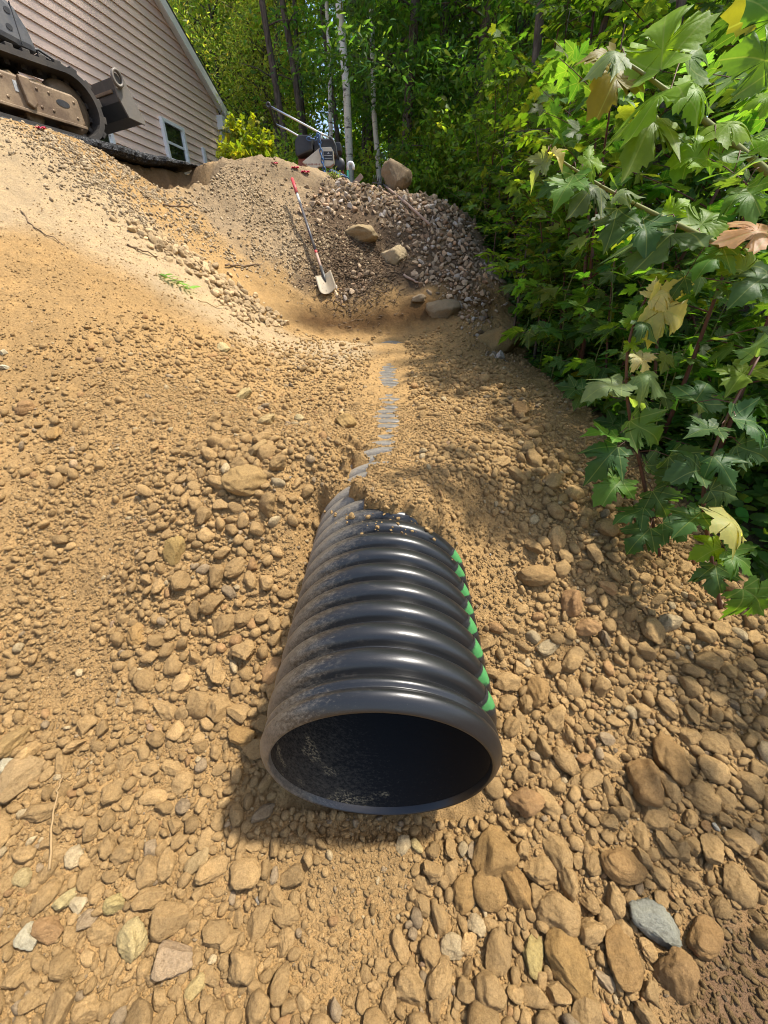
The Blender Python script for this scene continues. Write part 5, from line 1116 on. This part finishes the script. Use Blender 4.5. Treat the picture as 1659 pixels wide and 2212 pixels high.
hero('maple_sapling', 'single thin maple sapling with a wilted cream leaf at its tip', 'sapling', [(1425, 1200, 1.78), (1385, 1010, 1.66), (1360, 900, 1.6), (1352, 830, 1.56), (1356, 745, 1.53), (1374, 685, 1.5), (1398, 640, 1.48)],
     [(1345, 828, 1246, 862, 1.5, PALE, .6, m2), (1375, 815, 1462, 850, 1.5, PALE, .55, md), (1403, 655, 1500, 705, 1.46, YEL, .7, m2), (1402, 645, 1482, 618, 1.46, (.5, .44, .27), .7, m2), (1370, 700, 1346, 655, 1.5, G2, .6, m2), (1380, 690, 1440, 740, 1.5, G3, .6, md), (1375, 765, 1415, 815, 1.5, (.4, .36, .2), .6, md), (1360, 735, 1385, 770, 1.52, G1, .5, m2), (1370, 905, 1455, 965, 1.54, G2, .7, m2), (1340, 935, 1252, 925, 1.54, G2, .55, m2), (1335, 965, 1258, 1050, 1.55, G3, .7, m2), (1445, 985, 1500, 1050, 1.56, G3, .6, m2), (1345, 1030, 1290, 1100, 1.6, G2, .65, m2), (1400, 1000, 1470, 1000, 1.6, G3, .5, m2), (1410, 1060, 1450, 1130, 1.62, G3, .6, m2), (1390, 1100, 1320, 1130, 1.65, G3, .5, m2), (1405, 1140, 1345, 1205, 1.66, G3, .7, m2), (1330, 850, 1400, 870, 1.6, PALE, .4, m2), (1430, 1130, 1500, 1170, 1.66, G3, .5, m2)], (.0085, .004), 'redstem', 4)
hero('maple_sapling', 'maple sapling with broad dark leaves at the right edge', 'sapling', [(1560, 1330, 1.72), (1515, 1090, 1.5), (1530, 1000, 1.45), (1575, 890, 1.42), (1640, 770, 1.4)],
     [(1560, 915, 1480, 935, 1.38, G3, .6, m2), (1590, 900, 1680, 925, 1.38, G3, .6, m2), (1540, 985, 1600, 1060, 1.4, G3, .7, m2), (1520, 1010, 1440, 1040, 1.42, G3, .6, m2), (1625, 780, 1570, 850, 1.42, YG, .6, m2), (1630, 770, 1650, 705, 1.38, PALE, .6, md), (1530, 1060, 1620, 1075, 1.44, G3, .6, m2), (1520, 1100, 1450, 1160, 1.46, G3, .6, m2), (1540, 1120, 1650, 1160, 1.4, YEL, .5, m2), (1560, 1180, 1490, 1215, 1.46, G1, .6, m2), (1570, 1190, 1650, 1240, 1.44, G2, .65, m2), (1545, 1220, 1560, 1300, 1.5, G3, .6, m2), (1600, 1270, 1680, 1340, 1.45, G2, .6, m2), (1600, 960, 1690, 1000, 1.42, G3, .6, m2), (1500, 870, 1540, 810, 1.5, G3, .6, m2)], (.009, .004), 'redstem', 5)
hero('maple_branch', 'very close dark maple leaves hanging in at the upper right corner', 'branch', [(1900, 250, .85), (1760, 160, .82), (1690, 130, .8)],
     [(1690, 135, 1540, 120, .78, G2, .8, m2), (1700, 60, 1600, -20, .82, G2, .7, m2), (1680, 200, 1590, 240, .85, G1, .6, m2), (1720, 20, 1560, 40, .9, OLV, .7, m2)], (.014, .004), 'stem', 6, (1.95, 1.05))

# ------------------------------------------------------------------ woods
def crown_pts(g, n, nc, fz, rad):
    """clump centres by height function, then leaves in each clump"""
    t = g.random(nc) ; az = g.uniform(0, 6.283, nc); q = rad * fz(t) * np.sqrt(g.uniform(.15, 1, nc)); return np.stack([q * np.cos(az), q * np.sin(az), t], 1)
def big_tree(name, h, z0, rad, nc, n, lsz, seed, col, barkm, kind='rhomb', clump=.5, tr=.16, droop=.0, mat='leaf2'):
    g = np.random.default_rng(seed); stems = []; tz = np.linspace(0, 1, 9); wob = .012 * h * np.cumsum(g.normal(size=(9, 2)), 0) * .5; tp = np.c_[wob - wob[0], tz * h * .97]; tp[0, 2] = -.3; stems.append((tp, tr * (1 - .85 * tz)))
    fz = lambda t: np.clip(np.sin(np.pi * (t * .86 + .12)), .12, 1) if not droop else np.clip(1.05 - t, .06, 1)
    C = crown_pts(g, n, nc, fz, rad); C[:, 2] = z0 + C[:, 2] * (h - z0)
    ax = np.stack([np.interp(C[:, 2], tp[:, 2], tp[:, i]) for i in (0, 1)], 1); C[:, :2] += ax
    for k in range(min(nc, 46)):
        c = C[k]; zb = max(z0 * .7, c[2] - .35 * np.hypot(*(c[:2] - ax[k])) * (1 if not droop else -.15) - .2); b = np.array([np.interp(zb, tp[:, 2], tp[:, 0]), np.interp(zb, tp[:, 2], tp[:, 1]), zb]); m = (b + c) / 2 + np.array([0, 0, .1 if not droop else .12]); stems.append(([b, m, c], [.03, .018, .006]))
    i = g.integers(nc, size=n); off = g.normal(size=(n, 3)) * clump * np.array([1, 1, .55 if not droop else .22]); P = C[i] + off
    if droop: P[:, 2] -= .25 * np.hypot(off[:, 0], off[:, 1])
    D = g.normal(size=(n, 3)) * np.array([1, 1, .45]) + np.array([0, 0, -.35]) + .5 * np.c_[P[:, :2] - 0, np.zeros(n)] / rad; Nn = np.array([0, 0, 1.]) + .6 * g.normal(size=(n, 3)); cc = leafcol(n, col, .2, 0, g) * np.exp(.18 * g.normal(size=nc))[i][:, None]
    r = root(name, (0, 0, 0)); b = MB()
    for p, rd in stems: b.tube(p, rd, 7)
    b.build('trunk', M[barkm], r); V, F, C2, U = leaves(kind, P, D, Nn, lsz * g.uniform(.6, 1.25, n), cc); link('crown', tri_mesh('crown', V, F, M[mat], C2, U), r); return r
LGR, MGR, DGR = np.array([.24, .33, .07]), np.array([.17, .27, .055]), np.array([.075, .15, .04])
DEC = [big_tree('broadleaf_tree', 13, 2.6, 2.3, 70, 10500, .17, 61, MGR, 'bark'), big_tree('broadleaf_tree', 15, 3.5, 2.5, 72, 11000, .17, 62, MGR * 1.15, 'bark'), big_tree('broadleaf_tree', 11, 1.6, 2.0, 66, 9500, .16, 63, LGR, 'bark')]
BIR = [big_tree('birch_tree', 14, 5.5, 1.7, 60, 7000, .13, 64, LGR * .9, 'birch', tr=.08), big_tree('birch_tree', 13, 5.0, 1.6, 55, 6500, .13, 65, LGR * .9, 'birch', tr=.06)]
HEM = [big_tree('hemlock_tree', 12, .9, 2.3, 105, 15000, .17, 66, DGR, 'bark', 'spray', .42, .14, 1), big_tree('hemlock_tree', 15, 2.0, 2.6, 110, 16000, .18, 67, DGR * 1.15, 'bark', 'spray', .45, .16, 1)]
UND = [shrub('understory_bush', 2.2, 1.1, 2600, .10, 71, 'oval', MGR), shrub('understory_bush', 1.6, 1.0, 2200, .09, 72, 'oval', LGR)]
LIG = [big_tree('willow_tree', 9, .8, 1.9, 110, 13000, .13, 68, np.array([.28, .32, .10]), 'bark', 'spray', .45, .07)]
def px_at(px, y):  # x of a picture column at distance y near the crest height
    return (px - 829.5) / 830 * y / 1.32
for i, (px, y, k, s, lab) in enumerate([(757, 10.4, 0, 1.0, 'tall white birch with a dark flecked trunk behind the compactor'), (708, 12.5, 1, .95, 'thin pale birch left of the tall white birch'), (826, 11.2, 1, 1.05, 'slender white birch beside the upright boulder'), (968, 14, 1, .9, 'pale birch among the hemlocks right of the upright boulder'), (655, 17, 0, .9, 'distant grey birch above the compactor handle')]):
    place(BIR, k, px_at(px, y), y, gp.uniform(0, 6), s, lab, 'birch')
fg = random.Random(11)
def wood(T, k, x, y, s, lab, cat, grp): place(T, k, x, y, fg.uniform(0, 6), s, lab, cat, grp)
for px, y, s in [(880, 10.5, .7), (945, 11.5, .85), (1010, 10.2, .8), (1090, 11, .95), (1180, 12, 1), (1290, 11, .9), (1420, 12, 1), (800, 14, .95), (905, 14.5, 1), (1050, 15, 1.05), (1560, 11.5, 1), (1320, 16, 1)]:
    wood(HEM, fg.randrange(2), px_at(px, y), y, s, 'dark feathery hemlock at the edge of the woods behind the crest', 'hemlock', 'hemlocks at the edge of the woods')
for px, y, s in [(520, 19.5, .9), (590, 17.5, .85), (560, 21.5, 1), (640, 19, .9), (790, 19.5, 1), (860, 18.5, .95), (960, 19, 1.05), (1080, 19, 1), (1230, 19.5, 1), (1400, 18.5, 1), (1600, 18, 1), (470, 24, 1), (610, 24, 1.05), (800, 24.5, 1.1), (930, 25, 1.05), (1060, 26, 1.1), (1250, 26, 1.1), (1500, 25, 1.1), (380, 28, 1.1), (540, 29, 1.1), (900, 31, 1.2), (1100, 32, 1.2), (1350, 32, 1.2), (430, 33, 1.2), (250, 30, 1.1), (820, 37, 1.3), (600, 37, 1.3), (1000, 38, 1.3)]:
    wood(DEC, fg.randrange(3), px_at(px, y), y, s, 'broadleaf tree with a grey trunk deep in the woods ' + ('behind the house' if px < 600 else 'behind the birches' if px < 1000 else 'beyond the thicket'), 'tree', 'broadleaf trees in the woods ' + ('behind the house' if px < 600 else 'behind the birches' if px < 1000 else 'beyond the thicket'))
for px, y, s in [(505, 16.8, .95), (455, 19, 1.1), (560, 16.2, .8), (400, 22, 1.2), (600, 15.6, .7)]:
    wood(LIG, 0, px_at(px, y), y, s, 'pale olive green small leaved tree beside the house roof', 'tree', 'pale olive trees beside the house roof')
for px, y in [(620, 13), (690, 13.5), (650, 11.5), (790, 12.5), (850, 11.8), (920, 10), (980, 9.6), (890, 12.6), (1040, 9.2), (1120, 9.6), (570, 14.5), (740, 14.5), (1200, 9.8), (1000, 12.5), (520, 15.5), (830, 15), (700, 17), (735, 19), (680, 20), (770, 20.5), (715, 22), (745, 16.5), (665, 17.5)]:
    wood(UND, fg.randrange(2), px_at(px, y), y, fg.uniform(.8, 1.25) * (1 if y < 16 else 1.7), 'leafy understory bush between the trunks behind the crest', 'bush', 'understory bushes behind the crest')
# bare dark trunks between
TRK = []
def bare(name, h, r0, seed):
    g = np.random.default_rng(seed); t = np.linspace(0, 1, 8); p = np.c_[.012 * h * np.cumsum(g.normal(size=(8, 2)), 0), t * h]; p[:, :2] -= p[0, :2]; p[0, 2] = -.2; r = root(name, (0, 0, 0)); b = MB().tube(p, r0 * (1 - .5 * t), 8)
    for k in range(9): z = h * (.25 + .7 * k / 9); q = np.array([np.interp(z, p[:, 2], p[:, 0]), np.interp(z, p[:, 2], p[:, 1]), z]); az = k * 2.4; d = np.array([math.cos(az), math.sin(az), g.uniform(-.2, .5)]); b.tube([q, q + d * .4, q + d * g.uniform(.7, 1.3) + np.array([0, 0, -.1])], [.018, .012, .004], 5)
    b.build('trunk', M['bark'], r); return r
TRK = [bare('tree_trunk', 11, .09, 81), bare('tree_trunk', 12, .06, 82)]
for px, y, s in [(1108, 7.6, 1.0), (612, 12.5, .9), (655, 13.5, 1), (685, 14.5, 1), (600, 15, 1), (730, 13.8, .8), (780, 13, .9), (575, 16, 1), (640, 16.5, 1), (845, 13.2, .8), (1240, 6.2, .7), (1420, 5.2, .8), (1490, 6.4, 1), (1590, 5.6, .8), (985, 12, .9)]:
    wood(TRK, fg.randrange(2), px_at(px, y), y, s, 'bare grey brown tree trunk with dead side branches ' + ('in the right thicket'.replace('right ', '') if px > 1100 else 'in the dark gap behind the compactor'), 'tree trunk', 'bare trunks ' + ('in the thicket' if px > 1100 else 'behind the compactor'))
# yellow green bush by the house corner
yb = shrub('young_maple_bush', 1.05, .5, 2800, .08, 91, 'maple', np.array([.19, .235, .02]), .18, 'leaf', .10); P = at(547, 345, 6.6); yb.location = (P[0], P[1], hpt(P[0], P[1])); yb.scale = (1, 1, 1.05); tag(yb, 'bright yellow green maple bush with orange tips beside the house corner', 'bush')
# sprig of green leaves on the bank, weed tuft at the asphalt end
def sprig():
    a, b = hit(342, 597), hit(414, 632); n2 = 8; P, D, Nn = [], [], []; ax = (b - a)
    for k in range(n2):
        for sg in (-1, 1): P.append(ax * (k + .5) / n2 + np.array([0, 0, .03])); D.append(ax / np.linalg.norm(ax) * .5 + np.cross(ax / np.linalg.norm(ax), [0, 0, 1]) * sg * random.uniform(.5, 1.3) + np.array([random.uniform(-.3, .3), random.uniform(-.3, .3), random.uniform(0, .5)])); Nn.append([random.uniform(-.2, .7), -.6 + random.uniform(-.4, .4), .8])
    r = plant('leafy_sprig', [([np.array([0, 0, .02]), ax * .5 + np.array([0, 0, .04]), ax + np.array([0, 0, .02])], [.004, .003, .002])], [leaves('lance', np.array(P), np.array(D), np.array(Nn, float), rng.uniform(.08, .14, len(P)), leafcol(len(P), GREEN * 1.7))], 'stem', 'leaf2'); r.location = a; tag(r, 'cut sprig of green leaflets lying on the pale bank', 'sprig')
sprig()
wt = shrub('weed_tuft', .14, .12, 90, .05, 95, 'lance', np.array([.16, .2, .04])); P = hit(408, 349); wt.location = P; tag(wt, 'small weed tuft at the end of the asphalt', 'weed')
wt = shrub('weed_tuft', .14, .14, 90, .05, 96, 'lance', np.array([.13, .18, .04])); P = hit(722, 386); wt.location = P; tag(wt, 'small weed tuft on the crest below the compactor', 'weed')
# dark root and bark litter on the slope below the boulders
N = 2600; c = hit(770, 575); x = c[0] + .55 * rng.normal(size=N) * .6; y = c[1] + .42 * rng.normal(size=N) * .7; z = H(x, y); b0 = np.stack([x, y, z + .012], 1); a = rng.uniform(0, 3.14, N); d = np.stack([np.cos(a), np.sin(a), .35 * rng.normal(size=N)], 1); s = .02 + .05 * rng.random((N, 1)); w2 = .004 + .004 * rng.random((N, 1)); sdv = np.stack([-np.sin(a), np.cos(a), 0 * a], 1); upv = np.array([0, 0, 1.])
V = np.stack([b0 - d * s, b0 + sdv * w2, b0 + upv * w2 * 1.4, b0 - sdv * w2, b0 + d * s], 1).reshape(-1, 3); F = (np.array([(0, 1, 2), (0, 2, 3), (4, 2, 1), (4, 3, 2), (0, 3, 1), (4, 1, 3)])[None] + (np.arange(N) * 5)[:, None, None]).reshape(-1, 3)
tag(link('root_litter', tri_mesh('root_litter', V, F, M['root'])), 'dark shredded roots and bark on the slope below the shovel', 'litter', None, 'stuff')
